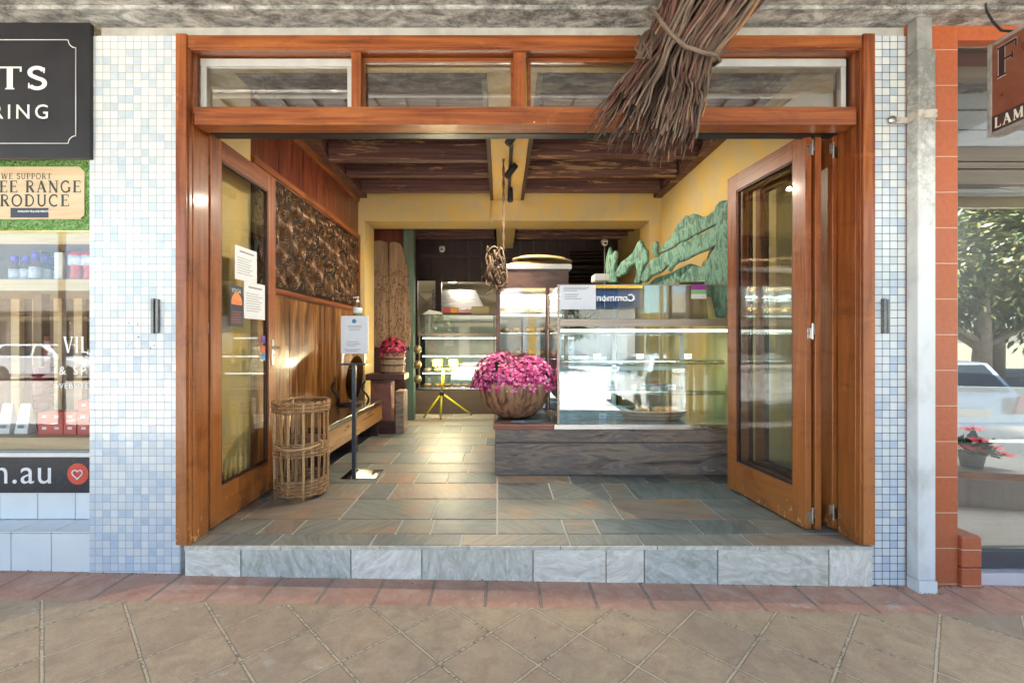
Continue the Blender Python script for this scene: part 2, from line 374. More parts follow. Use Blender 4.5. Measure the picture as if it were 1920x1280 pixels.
def quartz():
    m, t, b = nodes('pale_quartzite_riser'); n = NT(t); c = n.coord(); at = n.n('ShaderNodeVertexColor', layer_name='rnd')
    sp = n.n('ShaderNodeSeparateColor'); n.link(at.outputs[0], sp.inputs[0]); r, g, bl = sp.outputs
    vr = n.n('ShaderNodeVectorRotate', rotation_type='Y_AXIS'); n.link(c, vr.inputs['Vector']); n.link(n.m('MULTIPLY', g, 6.28), vr.inputs['Angle'])
    f = n.noise(n.mapv(vr.outputs[0], (3, 3, 8)), 1.7, 10, .78, 1.8)
    tone = n.ramp(bl, [(0, (.46, .46, .41)), (.5, (.58, .54, .44)), (1, (.82, .74, .63))])
    col = n.mix(n.ramp(f, [(.38, (0, 0, 0)), (.62, (1, 1, 1))]), n.mix(1.0, tone, (.62, .64, .6), 'MULTIPLY'), n.mix(.4, tone, (.75, .72, .66)))
    n.link(col, b.inputs['Base Color']); b.inputs['Roughness'].default_value = .6
    n.link(n.bump(f, .5, .006), b.inputs['Normal']); return m
quartzm = quartz()
grout = nm('pale_grout', [(.4, .39, .35), (.52, .51, .47)], 30, rough=.9, bump=.4)
def paver(kind):
    m, t, b = nodes('sandstone_pavers' if kind == 0 else 'red_pavers'); n = NT(t); c = n.coord(); sx = n.n('ShaderNodeSeparateXYZ'); n.link(c, sx.inputs[0])
    x, y = sx.outputs[0], sx.outputs[1]; wob = n.m('MULTIPLY', n.m('SUBTRACT', n.noise(c, 18, 5), .5), .022)
    if kind == 0:
        X, Y = n.m('SUBTRACT', x, -.267), n.m('SUBTRACT', y, 2.396)
        u = n.m('ADD', n.m('DIVIDE', n.m('ADD', X, Y), .4265), wob); v = n.m('ADD', n.m('DIVIDE', n.m('SUBTRACT', X, Y), .4265), wob)
    else:
        u = n.m('ADD', n.m('DIVIDE', n.m('SUBTRACT', x, -.085), .2955), wob); v = n.m('ADD', n.m('MULTIPLY', y, .01), .5)
    fu, fv = n.m('FLOOR', u), n.m('FLOOR', v); cx = n.n('ShaderNodeCombineXYZ'); n.link(fu, cx.inputs[0]); n.link(fv, cx.inputs[1])
    wn = n.n('ShaderNodeTexWhiteNoise'); n.link(cx.outputs[0], wn.inputs['Vector'])
    du = n.m('ABSOLUTE', n.m('SUBTRACT', n.m('SUBTRACT', u, fu), .5)); dv = n.m('ABSOLUTE', n.m('SUBTRACT', n.m('SUBTRACT', v, fv), .5))
    e = n.m('MAXIMUM', du, dv); g = n.ramp(e, [(.48, (0, 0, 0)), (.486, (1, 1, 1))]); eb = n.ramp(e, [(.468, (0, 0, 0)), (.49, (1, 1, 1))])
    f = n.noise(c, 9, 9, .75, .6); s = n.noise(c, 110, 5, .8); big = n.noise(c, 1.4, 4)
    if kind == 0: A, B, C, G = (.38, .27, .17), (.47, .345, .22), (.53, .41, .25), (.56, .46, .3)
    else: A, B, C, G = (.46, .235, .155), (.53, .3, .205), (.58, .39, .29), (.34, .26, .2)
    col = n.ramp(f, [(.36, A), (.5, B), (.64, C)]); col = n.mix(n.m('MULTIPLY', wn.outputs['Value'], .35), col, A)
    col = n.mix(n.ramp(s, [(.58, (0, 0, 0)), (.68, (.65, .65, .65))]), col, (.13, .1, .08))
    col = n.mix(n.ramp(big, [(.5, (0, 0, 0)), (.7, (.45, .45, .45))]), col, (.3, .235, .18))
    # pale spilt marks and dark gum spots
    st = n.noise(n.mapv(c, (1, 1.6, 1), loc=(3.1, .7, 0)), 3.3, 6, .7); col = n.mix(n.ramp(st, [(.64, (0, 0, 0)), (.7, (.6, .6, .6))]), col, (.6, .56, .5))
    sn = n.noise(n.mapv(c, (1, 1, 1), loc=(7, 2, 0)), 4, 3)
    gd = n.mix(n.ramp(n.noise(c, 70, 3), [(.5, (0, 0, 0)), (.56, (1, 1, 1))]), G, (.2, .16, .12))
    gd = n.mix(n.ramp(sn, [(.4, (0, 0, 0)), (.6, (1, 1, 1))]), gd, G)
    rim = n.ramp(n.m('ADD', e, n.m('MULTIPLY', n.m('SUBTRACT', n.noise(c, 45, 4, .8), .5), .025)), [(.468, (0, 0, 0)), (.476, (.75, .75, .75))])
    col = n.mix(rim, col, (.15, .115, .085)); gr = n.ramp(n.noise(c, 330, 2, .6), [(.4, (.86, .86, .86)), (.62, (1.1, 1.1, 1.1))]); col = n.mix(1.0, col, gr, 'MULTIPLY')
    n.link(n.mix(g, col, gd), b.inputs['Base Color']); b.inputs['Roughness'].default_value = .85
    h = n.m('ADD', n.m('MULTIPLY', n.m('SUBTRACT', 1, eb), 1.0), n.m('MULTIPLY', s, .16)); n.link(n.bump(h, .6, .005), b.inputs['Normal'])
    return m
def orange_tiles():
    m, t, b = nodes('glazed_orange_tiles'); n = NT(t); c = n.coord(); sx = n.n('ShaderNodeSeparateXYZ'); n.link(c, sx.inputs[0])
    v = n.m('DIVIDE', n.m('ADD', sx.outputs[2], .03), .208); fv = n.m('FLOOR', v); e = n.m('ABSOLUTE', n.m('SUBTRACT', n.m('SUBTRACT', v, fv), .5))
    g = n.ramp(e, [(.487, (0, 0, 0)), (.493, (1, 1, 1))]); cx = n.n('ShaderNodeCombineXYZ'); n.link(fv, cx.inputs[0]); wn = n.n('ShaderNodeTexWhiteNoise'); n.link(cx.outputs[0], wn.inputs['Vector'])
    f = n.noise(c, 40, 4, .7); col = n.ramp(f, [(.3, (.36, .085, .03)), (.7, (.45, .12, .045))]); col = n.mix(n.m('MULTIPLY', wn.outputs['Value'], .4), col, (.38, .13, .075))
    n.link(n.mix(g, col, (.55, .42, .32)), b.inputs['Base Color']); b.inputs['Roughness'].default_value = .3
    n.link(n.bump(n.m('SUBTRACT', f, n.m('MULTIPLY', g, 2)), .25, .003), b.inputs['Normal']); return m
orangem = orange_tiles()
def swirl(name='embossed_bronze_swirls', sc=4.6, cols=((.02, .01, .007), (.075, .035, .02), (.2, .11, .05))):
    m, t, b = nodes(name); n = NT(t); c = n.coord(); d = n.n('ShaderNodeVectorMath', operation='ADD')
    n.link(c, d.inputs[0]); ns = n.n('ShaderNodeTexNoise'); ns.inputs['Scale'].default_value = 3; n.link(c, ns.inputs['Vector'])
    s2 = n.n('ShaderNodeVectorMath', operation='SCALE'); n.link(ns.outputs['Color'], s2.inputs[0]); s2.inputs['Scale'].default_value = .035; n.link(s2.outputs[0], d.inputs[1])
    mp = n.mapv(d.outputs[0], (0, 1, .8)); vo = n.n('ShaderNodeTexVoronoi'); n.link(mp, vo.inputs['Vector']); vo.inputs['Scale'].default_value = sc; vo.inputs['Randomness'].default_value = .9
    ds = vo.outputs['Distance']; ring = n.m('SINE', n.m('MULTIPLY', ds, 50)); ring = n.m('ADD', n.m('MULTIPLY', ring, .5), .5)
    h = n.m('ADD', ring, n.m('MULTIPLY', ds, -1.2)); col = n.ramp(ring, [(.1, cols[0]), (.6, cols[1]), (1, cols[2])])
    n.link(col, b.inputs['Base Color']); b.inputs['Metallic'].default_value = .55; b.inputs['Roughness'].default_value = .34
    n.link(n.bump(h, 1, .022), b.inputs['Normal']); return m
def pitted():
    m, t, b = nodes('pitted_driftwood_board'); n = NT(t); c = n.coord()
    f = n.noise(n.mapv(c, (8, 8, .6)), 2.2, 8, .6, 1); vo = n.n('ShaderNodeTexVoronoi'); n.link(n.mapv(c, (1, .2, .45), (0, .25, 0)), vo.inputs['Vector']); vo.inputs['Scale'].default_value = 46
    pit = n.ramp(vo.outputs['Distance'], [(.15, (0, 0, 0)), (.42, (1, 1, 1))]); sx = n.n('ShaderNodeSeparateXYZ'); n.link(c, sx.inputs[0])
    top = n.ramp(n.m('ADD', sx.outputs[2], n.m('MULTIPLY', n.noise(c, 4, 3), .3)), [(1.2, (0, 0, 0)), (1.0, (1, 1, 1))])
    msk = n.m('MAXIMUM', pit, n.ramp(n.m('MULTIPLY', n.m('ADD', sx.outputs[2], n.m('MULTIPLY', n.noise(c, 4, 3), .3)), .5), [(.62, (0, 0, 0)), (.72, (1, 1, 1))]))
    col = n.ramp(f, [(.3, (.14, .085, .05)), (.7, (.34, .22, .13))]); n.link(n.mix(msk, (.07, .04, .025), col), b.inputs['Base Color'])
    n.link(n.bump(n.m('ADD', msk, n.m('MULTIPLY', f, .5)), 1, .012), b.inputs['Normal']); b.inputs['Roughness'].default_value = .8; return m
pitm = pitted()
def glass(name, tint=(1, 1, 1), k=1.0, wob=.0):
    m, t, b = nodes(name); t.nodes.remove(b); n = NT(t); out = t.nodes['Material Output']
    tr = n.n('ShaderNodeBsdfTransparent'); tr.inputs[0].default_value = (*tint, 1); gl = n.n('ShaderNodeBsdfGlossy'); gl.inputs['Roughness'].default_value = .0
    gl.inputs[0].default_value = (1, 1, 1, 1)
    ge = n.n('ShaderNodeNewGeometry'); dt = n.n('ShaderNodeVectorMath', operation='DOT_PRODUCT'); n.link(ge.outputs['Normal'], dt.inputs[0]); n.link(ge.outputs['Incoming'], dt.inputs[1])
    c1 = n.m('SUBTRACT', 1.0, n.m('ABSOLUTE', dt.outputs['Value'])); frv = n.m('ADD', .035, n.m('MULTIPLY', n.m('POWER', c1, 5.0), .9))
    if wob: bn = n.bump(n.noise(n.coord(), 1.5, 1), wob, .02); n.link(bn, gl.inputs['Normal'])
    mx = n.n('ShaderNodeMixShader'); n.link(n.m('MINIMUM', n.m('MULTIPLY', frv, k), 1.0), mx.inputs[0]); n.link(tr.outputs[0], mx.inputs[1]); n.link(gl.outputs[0], mx.inputs[2])
    n.link(mx.outputs[0], out.inputs[0]); return m
glassm = glass('window_glass', (.97, .985, .98), 1.6)
transom_glass = glass('transom_glass', (.97, .99, .98), 5.5)
case_glass = glass('cabinet_glass', (.9, .97, .99), 2.6)
shelf_glass = glass('green_edged_shelf_glass', (.8, .93, .9), 1.5)
shop_glass = glass('shop_window_glass', (.95, .96, .95), 1.2)
right_glass = glass('reflective_shop_glass', (.9, .92, .91), 3.4)
steel = nm('brushed_steel', [(.5, .5, .5), (.68, .68, .67)], 8, (.3, 8, 8), .25, .1, metal=1)
chrome = plain('dull_nickel', (.62, .6, .56), .3, 1)
alum = plain('pale_aluminium', (.62, .63, .6), .4, .3)
bronze = nm('bronze_anodised_frame', [(.14, .12, .1), (.2, .17, .14)], 5, (.3, 6, 6), .35, .1, metal=.6)
black = plain('black_metal', (.02, .022, .028), .4, .2)
white = plain('white_paint', (.75, .75, .73), .5)
paper = nm('printed_paper', [(.66, .7, .76), (.74, .77, .82)], 20, rough=.6, bump=.1)
inkm = plain('grey_ink', (.25, .27, .32), .6)
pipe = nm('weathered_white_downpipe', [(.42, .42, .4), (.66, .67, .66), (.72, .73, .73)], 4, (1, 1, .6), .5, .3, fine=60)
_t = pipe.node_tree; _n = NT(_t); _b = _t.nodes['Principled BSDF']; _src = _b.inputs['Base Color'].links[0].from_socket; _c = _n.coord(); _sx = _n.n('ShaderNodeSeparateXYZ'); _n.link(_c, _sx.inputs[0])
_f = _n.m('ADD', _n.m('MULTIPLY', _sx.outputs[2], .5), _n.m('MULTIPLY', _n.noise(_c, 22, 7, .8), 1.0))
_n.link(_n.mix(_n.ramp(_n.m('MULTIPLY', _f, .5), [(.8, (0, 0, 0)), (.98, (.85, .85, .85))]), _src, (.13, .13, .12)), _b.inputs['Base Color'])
rubber = plain('black_rubber', (.015, .015, .015), .7)

# ================================================================ SETTING
def gz(x): return -.016 * x
def sheet(name, x0, x1, y0, y1, zf, mat):
    m = MB(); m.poly([(x0, y0, zf(x0)), (x1, y0, zf(x1)), (x1, y1, zf(x1)), (x0, y1, zf(x0))])
    return tag(m.build(name, mat), kind='structure')
ROADM = nm('sunlit_asphalt', [(.23, .22, .2), (.3, .285, .255)], 30, rough=.85, bump=.3, fine=200)
sheet('pavement', -14, 14, -1.15, 2.396, gz, paver(0))
sheet('red_paver_border', -14, 14, 2.396, 2.9, gz, paver(1))
m = MB(); m.box(-14, 14, -1.3, -1.15, -.5, 0); o = m.build('kerb', nm('kerb_concrete', [(.3, .29, .27), (.4, .39, .36)], 12, rough=.9)); tag(o, kind='structure')
for v in o.data.vertices:
    if v.co.z > -.1: v.co.z = gz(v.co.x) - .002
m = MB(); m.box(-600, 600, -600, 600, -.9, -.8); tag(m.build('ground', nm('distant_ground', [(.12, .13, .08), (.18, .17, .12)], .3, rough=.95, bump=0)), kind='structure')
m = MB(); m.poly([(-60, -17, -.38), (60, -17, -.38), (60, -1.28, -.38), (-60, -1.28, -.38)]); ro = tag(m.build('road', ROADM), kind='structure')
m = MB()
for k in range(-9, 10): m.box(k * 3.2 - .05, k * 3.2 + .05, -6.2, -1.6, -.376, -.374)
for k in range(-12, 12): m.box(k * 5, k * 5 + 2.5, -9.3, -9.2, -.376, -.374)
tag(m.build('road_markings', white), kind='structure')
m = MB(); m.box(-60, 60, -22, -17, -.6, -.24); tag(m.build('far_pavement', nm('far_footpath', [(.35, .33, .3), (.45, .42, .37)], 3, rough=.9)), kind='structure')

# slate step and floor ------------------------------------------------
FL = .2
def slab_rows(name, rows, x0, x1, z, mat, gap=.006):
    m = MB()
    for (y0, y1, xs) in rows:
        ed = [x0] + sorted(x for x in xs if x0 + .05 < x < x1 - .05) + [x1]
        for a, b in zip(ed[:-1], ed[1:]):
            r = random.random; m.c = (r(), r(), r(), 1); dz = r() * .0015
            m.box(a + gap, b - gap, y0 + gap, y1 - gap, z - .02, z + dz)
    return m
rows = [(2.672, 2.83, [PX(p, 2.75) for p in (520, 700, 865, 1066, 1200, 1400)]),
        (2.83, 3.06, [PX(p, 2.83) for p in (480, 547, 741, 806, 932, 1062, 1126, 1320, 1440)]),
        (3.06, 3.46, [PX(p, 3.06) for p in (452, 635, 808, 932, 1169, 1359, 1500)]),
        (3.46, 3.85, [PX(p, 3.46) for p in (500, 669, 726, 932, 1038, 1148, 1195, 1400)]),
        (3.85, 4.16, [PX(p, 3.85) for p in (540, 705, 775, 838, 932, 1072, 1216, 1261, 1340)])]
y = 4.16
for k, dy in enumerate((.3, .45, .33, .42, .3, .5, .38, .42, .34, .45, .4)):
    xs = [-1.9 + random.random() * .3]
    while xs[-1] < 2.2: xs.append(xs[-1] + random.choice((.35, .55, .8, .95, .25)))
    rows.append((y, y + dy, xs)); y += dy
XL0, XR0 = PX(350, 2.68), PX(1632, 2.68)
fm = slab_rows('f', rows[1:], -1.96, 2.2, FL, slatem)
fm2 = slab_rows('f', rows[:1], XL0, XR0, FL, slatem); tag(fm2.build('slate_nosing_row', slatem, bevel=.002, seg=1), kind='structure')
ftag = fm.build('slate_floor', slatem, bevel=.002, seg=1); tag(ftag, kind='structure')
m = MB(); m.box(-2.4, 2.6, 2.72, 9, .08, FL - .004); tag(m.build('floor_bed', grout), kind='structure')
XL0, XR0 = PX(350, 2.68), PX(1632, 2.68)
m = MB(); m.box(XL0 + .002, XR0 - .002, 2.674, 2.74, -.1, FL - .003); ds = thing('doorstep', (0.15, 2.68, 0), 'pale quartzite faced doorstep under the open timber shopfront', 'step')
m.build('step_core', grout, ds)
m = MB(); cuts = [XL0] + [PX(p, 2.68) for p in (455, 660, 792, 999, 1135, 1206, 1343, 1550)] + [XR0]
for i, (a, b) in enumerate(zip(cuts[:-1], cuts[1:])):
    m.c = (random.random(), random.random(), (.95, .15, 1, .5, 1, .95, .05, .6, .9)[i], 1); m.box(a + .003, b - .003, 2.66, 2.676, -.08, FL - .022)
m.build('riser_slabs', quartzm, ds, bevel=.002, seg=1)
m = MB(); cuts = [XL0 - .0] + [PX(p, 2.68) for p in (530, 715, 880, 1050, 1230, 1420)] + [XR0]
for a, b in zip(cuts[:-1], cuts[1:]):
    m.c = (random.random(), random.random(), random.random() * .6 + .2, 1); m.box(a + .002, b - .002, 2.652, 2.67, FL - .02, FL)
m.build('nosing', quartzm, ds, bevel=.002, seg=1)

# ================================================================ FACADE
TOPZ = 3.169
o = MB().box(PX(168, 2.68), PX(338, 2.68), 2.68, 2.95, -.1, TOPZ).build('mosaic_wall', mosm, at=(-2.15, 2.68, 0)); broad = o
tag(o, 'broad wall strip of small white and pale blue mosaic tiles left of the timber shopfront', 'wall', 'mosaic tiled wall strips')
o = MB().box(PX(1625, 2.68), PX(1699, 2.68), 2.68, 2.95, -.2, TOPZ).build('mosaic_wall', mosm2, at=(2.27, 2.68, 0))
tag(o, 'narrow mosaic tiled wall strip between the timber shopfront and the white downpipe', 'wall', 'mosaic tiled wall strips')
# leaf litter swept against the wall foot and a few scraps on the paving
rnd = random.Random(31); m = MB()
for k in range(520):
    if k < 430:
        x = rnd.choice((rnd.uniform(-3.4, -1.85), rnd.uniform(2.08, 2.6), rnd.uniform(2.6, 4.2), rnd.uniform(-1.8, 2.1))); y = 2.66 - abs(rnd.gauss(0, .012)) - (.0 if -1.85 < x < 2.1 else -.01) - (.07 if 2.33 < x < 2.5 else 0)
    else: x, y = rnd.uniform(-2.6, 2.8), rnd.uniform(1.4, 2.6)
    a = rnd.uniform(0, 6.28); L = rnd.uniform(.004, .02) * (.6 if k >= 430 else 1); z = gz(x) + .001 + rnd.random() * .008 * (k < 430); m.m = rnd.choice((0, 0, 1, 2)); u = V3(math.cos(a), math.sin(a), rnd.uniform(-.05, .3)); v = V3(-u.y, u.x, 0) * rnd.uniform(.1, .4); p = V3(x, y, z)
    m.poly([p, p + (u * .5 + v) * L, p + u * L, p + (u * .5 - v) * L])
o = m.build('leaf_litter', [plain('litter_brown', (.16, .1, .05), .9), plain('litter_straw', (.45, .36, .2), .9), plain('litter_dark', (.06, .045, .03), .9)]); tag(o, 'scraps of dry leaf and grit along the foot of the wall', 'litter', kind='stuff')
# metal bolt strips on tiles
for px, lb in ((292, 'small grey metal bracket strip screwed to the broad mosaic wall'), (1660, 'small grey metal bracket strip screwed to the narrow mosaic wall by the downpipe')):
    t_ = thing('wall_bracket', P(px, 590, 2.67), lb, 'bracket', 'metal bracket strips on the mosaic')
    m = MB(); m.box(PX(px - 6, 2.67), PX(px - 1, 2.67), 2.655, 2.68, PZ(625, 2.67), PZ(560, 2.67)); m.box(PX(px + 1.5, 2.67), PX(px + 6, 2.67), 2.66, 2.68, PZ(624, 2.67), PZ(561, 2.67)); m.build('channel', nm('zinc_channel', [(.14, .14, .14), (.28, .28, .27)], 20, rough=.5, metal=.6), t_, .001)
    for k in range(7): MB().lathe([(.0, 0), (.003, 0), (.003, .003), (0, .003)], P(px - 3.5, 564 + k * 9.5, 2.655), 6, Matrix.Rotation(R(90), 4, 'X')).build('screw', black, t_)
for k in range(16):
    q = P(random.choice((248, 262, 266, 292)) + random.uniform(-10, 10), random.choice((585, 607, 630, 650, 655)) + random.uniform(-4, 4), 2.679)
    r_ = random.uniform(.0015, .004); m = MB(); m.poly([q + V3(r_ * math.cos(a), 0, r_ * math.sin(a)) - V3(0, .0015, 0) for a in (0, 1.1, 2.2, 3.1, 4.3, 5.4)][::-1]); m.build('chip_mark', rubber, broad)

bm_ = thing('concrete_beam', (0, 2.5, 3.23), 'lichen stained grey concrete beam above the shopfront', 'beam')
m = MB(); m.box(-7, 7, 2.547, 2.9, 3.231, 3.7); m.build('soffit', conc, bm_, .004)
m = MB(); m.box(-7, 7, 2.1, 2.543, 3.249, 3.7); m.build('outer_lip', conc, bm_, .004)
m = MB(); m.box(PX(190, 2.7), PX(1700, 2.7), 2.7, 2.95, TOPZ + .001, 3.2305); m.build('render_band', nm('cement_render', [(.3, .29, .26), (.5, .48, .44)], 6, rough=.9, bump=.3, fine=80), bm_)

fr = thing('shopfront_frame', (.14, 2.66, FL), 'varnished red timber shopfront frame with a row of transom windows', 'door frame')
ax0, ax1, bx0, bx1 = PX(330, 2.66), PX(350, 2.66), PX(1618, 2.66), PX(1640, 2.66)
JZ = PZ(1021, 2.66); HZ = PZ(65, 2.66); HB = PZ(88, 2.66)
m = MB(); m.box(ax0, ax1, 2.655, 2.76, JZ, HZ + .004); m.build('architrave', wornz, fr, .003)
m = MB(); m.box(bx0, bx1, 2.655, 2.76, JZ, HZ + .004); m.build('architrave', wornz, fr, .003)
m = MB(); m.box(ax1, bx0, 2.665, 2.77, HB, HZ); m.build('head', varn['x'], fr, .003)
# stepped jamb mouldings
for sgn, xo in ((1, ax1), (-1, bx0)):
    m = MB()
    for k, (d, y0, y1) in enumerate(((.012, 2.672, 2.70), (.02, 2.70, 2.735), (.012, 2.735, 2.76), (.026, 2.76, 2.86))):
        a, b = xo - sgn * .03, xo + sgn * (d * .6 if k < 3 else .0); m.box(min(a, b), max(a, b), y0, y1, FL + .001, 2.70 if k == 3 else HB)
    m.build('jamb_moulding', wornz, fr, .003)
m = MB(); m.box(ax1 + .014, bx0 - .014, 2.672, 2.70, HB - .012, HB + .01); m.build('head_bead', varn['x'], fr, .002)
# transom rail
m = MB(); m.box(ax1 + .013, bx0 - .013, 2.69, 2.80, 2.727, 2.762); m.build('transom_rail', varn['x'], fr, .003)
m = MB(); m.box(ax1 + .03, bx0 - .022, 2.68, 2.79, 2.652, 2.7245); m.build('lower_rail', varn['x'], fr, .003)
m = MB(); m.box(ax1 + .03, bx0 - .022, 2.80, 2.93, 2.70, 2.80); m.box(ax1 + .03, bx0 - .022, 2.83, 2.90, 2.665, 2.70); m.build('door_track', black, fr)
WY = 2.77
mull = [(659, 677), (963, 986), (1273, 1295)]
for a, b in mull:
    m = MB(); m.box(PX(a, 2.70), PX(b, 2.70), 2.695, 2.80, 2.762, HB); m.build('mullion', varn['z'], fr, .003)
panes = [(378, 661, 1), (680, 963, 0), (989, 1272, 0), (1298, 1584, 1)]
wz0, wz1 = PZ(202, WY), PZ(107, WY)
for a, b, kind in panes:
    x0, x1 = PX(a, WY), PX(b, WY); wz1_ = 3.085
    m = MB()
    if kind: # louvre gallery
        m.box(x0, x1, WY - .012, WY + .02, wz1_ - .045, wz1_); m.box(x0, x0 + .035, WY - .01, WY + .03, 2.763, wz1_ - .046); m.box(x1 - .028, x1, WY - .01, WY + .03, 2.763, wz1_ - .046); m.box(x0 + .036, x1 - .029, WY, WY + .02, 2.763, 2.768)
        wf = m.build('louvre_frame', alum, fr, .002)
        zm = 2.90; m = MB(); m.box(x0 + .036, x1 - .03, WY + .006, WY + .011, 2.772, zm + .006); m.build('louvre_blade', transom_glass, wf)
        m = MB(); m.box(x0 + .036, x1 - .03, WY - .004, WY + .001, zm, wz1_ - .047); m.build('louvre_blade', transom_glass, wf)
    else:
        for q in ((x0, x0 + .018, 2.763, wz1_), (x1 - .018, x1, 2.763, wz1_)): m.box(q[0], q[1], WY - .015, WY + .02, q[2], q[3])
        m.box(x0 + .0182, x1 - .0182, WY - .015, WY + .02, wz1_ - .02, wz1_); m.box(x0 + .0182, x1 - .0182, WY - .015, WY + .02, 2.763, 2.772)
        wf = m.build('window_bead', varn['x'], fr, .002)
        m = MB(); m.box(x0 + .019, x1 - .019, WY, WY + .005, 2.773, wz1_ - .021); m.build('pane', transom_glass, wf)

# folding leaves: local frame: x thickness (0..t), y along leaf, z up
def leaf(loc, rz, L, label, group, hinge_z=(.55, 1.42, 2.3), handle=False, flip=False, pane=True):
    root = thing('folding_door', (0, 0, 0), label, 'door', group)
    z0, z1 = .012, 2.495; t = .04; sw = .115; tr = .13; br = .235
    m = MB(); m.box(0, t, 0, sw, z0, z1); m.build('stile', wornz, root, .003)
    m = MB(); m.box(0, t, L - sw, L, z0, z1); m.build('stile', wornz, root, .003)
    m = MB(); m.box(.0006, t - .0006, sw, L - sw, z1 - tr, z1 - .001); m.build('top_rail', varn['y'], root, .002)
    m = MB(); m.box(.0006, t - .0006, sw, L - sw, z0 + .001, z0 + br); m.build('bottom_rail', worny, root, .002)
    m = MB(); zz0, zz1 = z0 + br, z1 - tr
    for xx in (.006, t - .014):
        m.box(xx, xx + .008, sw, sw + .012, zz0, zz1); m.box(xx, xx + .008, L - sw - .012, L - sw, zz0, zz1)
        m.box(xx, xx + .008, sw + .012, L - sw - .012, zz0, zz0 + .012); m.box(xx, xx + .008, sw + .012, L - sw - .012, zz1 - .012, zz1)
    m.build('glazing_bead', dark_tim, root)
    m = MB(); m.box(t / 2 - .003, t / 2 + .003, sw + .001, L - sw - .001, zz0 + .001, zz1 - .001); m.build('pane', glassm, root)
    for hz in hinge_z:
        m = MB(); hx = 0 if not flip else t
        m.tube([(hx, -.008, hz - .05), (hx, -.008, hz + .05)], .006, 8); m.box(min(hx, hx + (.03 if not flip else -.03)), max(hx, hx + (.03 if not flip else -.03)), -.003, -.0005, hz - .045, hz + .02)
        m.box(hx - .022 if not flip else hx + .002, hx - .002 if not flip else hx + .022, -.003, -.0005, hz - .02, hz + .045)
        m.build('hinge', chrome, root, .0008, 1)
    if handle:
        m = MB(); m.box(t, t + .004, L - .07, L - .035, 1.0, 1.2); m.tube([(t, L - .05, 1.14), (t + .05, L - .05, 1.14), (t + .05, L - .05, 1.138), (t + .05, L - .16, 1.135)], .008, 8)
        m.build('handle', chrome, root, .001)
    root.location = loc; root.rotation_euler = (0, 0, rz)
    return root
LEAFG = 'glazed timber folding door leaves'
d1 = leaf((-1.860, 2.872, FL), R(.4), .84, 'open glazed timber door leaf at the left jamb with papers taped to its glass', LEAFG, handle=True, hinge_z=(.36, 1.28, 2.27))
d2 = leaf((1.905, 2.872, FL), R(5.3), .84, 'folded glazed timber door leaf nearest the glass display counter with scuffed bottom rail', LEAFG, flip=True, hinge_z=(.1, 1.25, 2.4))
d3 = leaf((1.965, 2.872, FL), R(2.6), .84, 'middle leaf of the folded timber doors at the right jamb', LEAFG, hinge_z=())
d4 = leaf((2.075, 2.875, FL), R(1.2), .84, 'folded timber door leaf closest to the right jamb', LEAFG, hinge_z=(.12, 2.38))

# papers on the left door glass (room side plane x just proud of the pane)
def door_paper(y0, y1, z0, z1, name, label, mat, extra):
    t_ = thing(name, (-1.835, (y0 + y1) / 2, z0), label, 'notice')
    X = -1.8335 + .0
    m = MB(); m.box(X, X + .002, y0, y1, z0, z1); m.build('sheet', mat, t_); extra(t_, X + .0026, y0, y1, z0, z1)
def lines(t_, X, y0, y1, z0, z1):
    m = MB(); h = z1 - z0; wd = y1 - y0; z = z1 - .12 * h
    m.box(X - .0004, X, y0 + wd * .2, y1 - wd * .15, z - .012, z); z -= .05
    while z > z0 + .2 * h:
        m.box(X - .0004, X, y0 + wd * .1, y1 - wd * random.uniform(.1, .4), z - .004, z); z -= .018
    m.build('writing', inkm, t_)
def yz(px, py):  # point on the left door plane
    Y = -1.83 * F / (px - VX); return Y, PZ(py, Y)
ya, za = yz(441, 455); yb, zb = yz(482, 540)
door_paper(ya, yb, PZ(532, yb), PZ(458, ya), 'paper_notice', 'upper white typed notice taped to the glass of the left door', paper, lines)
yc, _ = yz(458, 540); yd, _ = yz(497, 540)
door_paper(yc, yd, PZ(600, yd), PZ(540, yd) + .02, 'paper_notice', 'lower white typed notice taped beside the sunset poster', paper, lines)
ye, _ = yz(432, 540); yf, _ = yz(456, 540)
navy = plain('navy_print', (.02, .03, .06), .5)
def poster(t_, X, y0, y1, z0, z1):
    c = ((y0 + y1) / 2, z1 - .42 * (z1 - z0)); r = (y1 - y0) * .42
    sm = nm('sunset_print', [(.6, .06, .05), (.75, .2, .05), (.85, .42, .1)], 3, (1, 1, 6), .5, 0)
    m = MB(); pts = [(c[0] + r * math.cos(R(a)), c[1] + r * 1.1 * math.sin(R(a))) for a in range(-10, 191, 10)]
    m.poly([(X + .0002, a, b) for a, b in pts][::1]); m.build('sun_motif', sm, t_)
    text_mb('YOGA', .04, (X, y0 + .015, z1 - .05), (0, 1, 0), (0, 0, 1), .0004).build('writing', white, t_)
    m = MB()
    for k in range(5): m.box(X - .0004, X, y0 + .02, y1 - .02 - .01 * (k % 2), z0 + .03 + k * .018, z0 + .034 + k * .018)
    m.build('small_print', plain('red_ink', (.5, .05, .06)), t_)
door_paper(ye, yf, PZ(612, ye), PZ(533, ye), 'sunset_poster', 'narrow dark poster with an orange sun on the left door glass', navy, poster)
for k, (c, lb) in enumerate((((.12, .03, .3), 'tiny purple sticker, topmost on the left door glass by the handle'), ((.5, .08, .05), 'tiny red sticker, middle one on the left door glass'), ((.1, .35, .7), 'tiny blue sticker, lowest on the left door glass'))):
    Y, z = yz(494, (636, 654, 668)[k]); m = MB(); m.box(-1.8332, -1.8318, Y - .03, Y + .03, z - .03, z + .025)
    tag(m.build('door_sticker', plain('sticker_%d' % k, c), at=(-1.8335, Y, z)), lb, 'sticker', 'stickers on the left door')

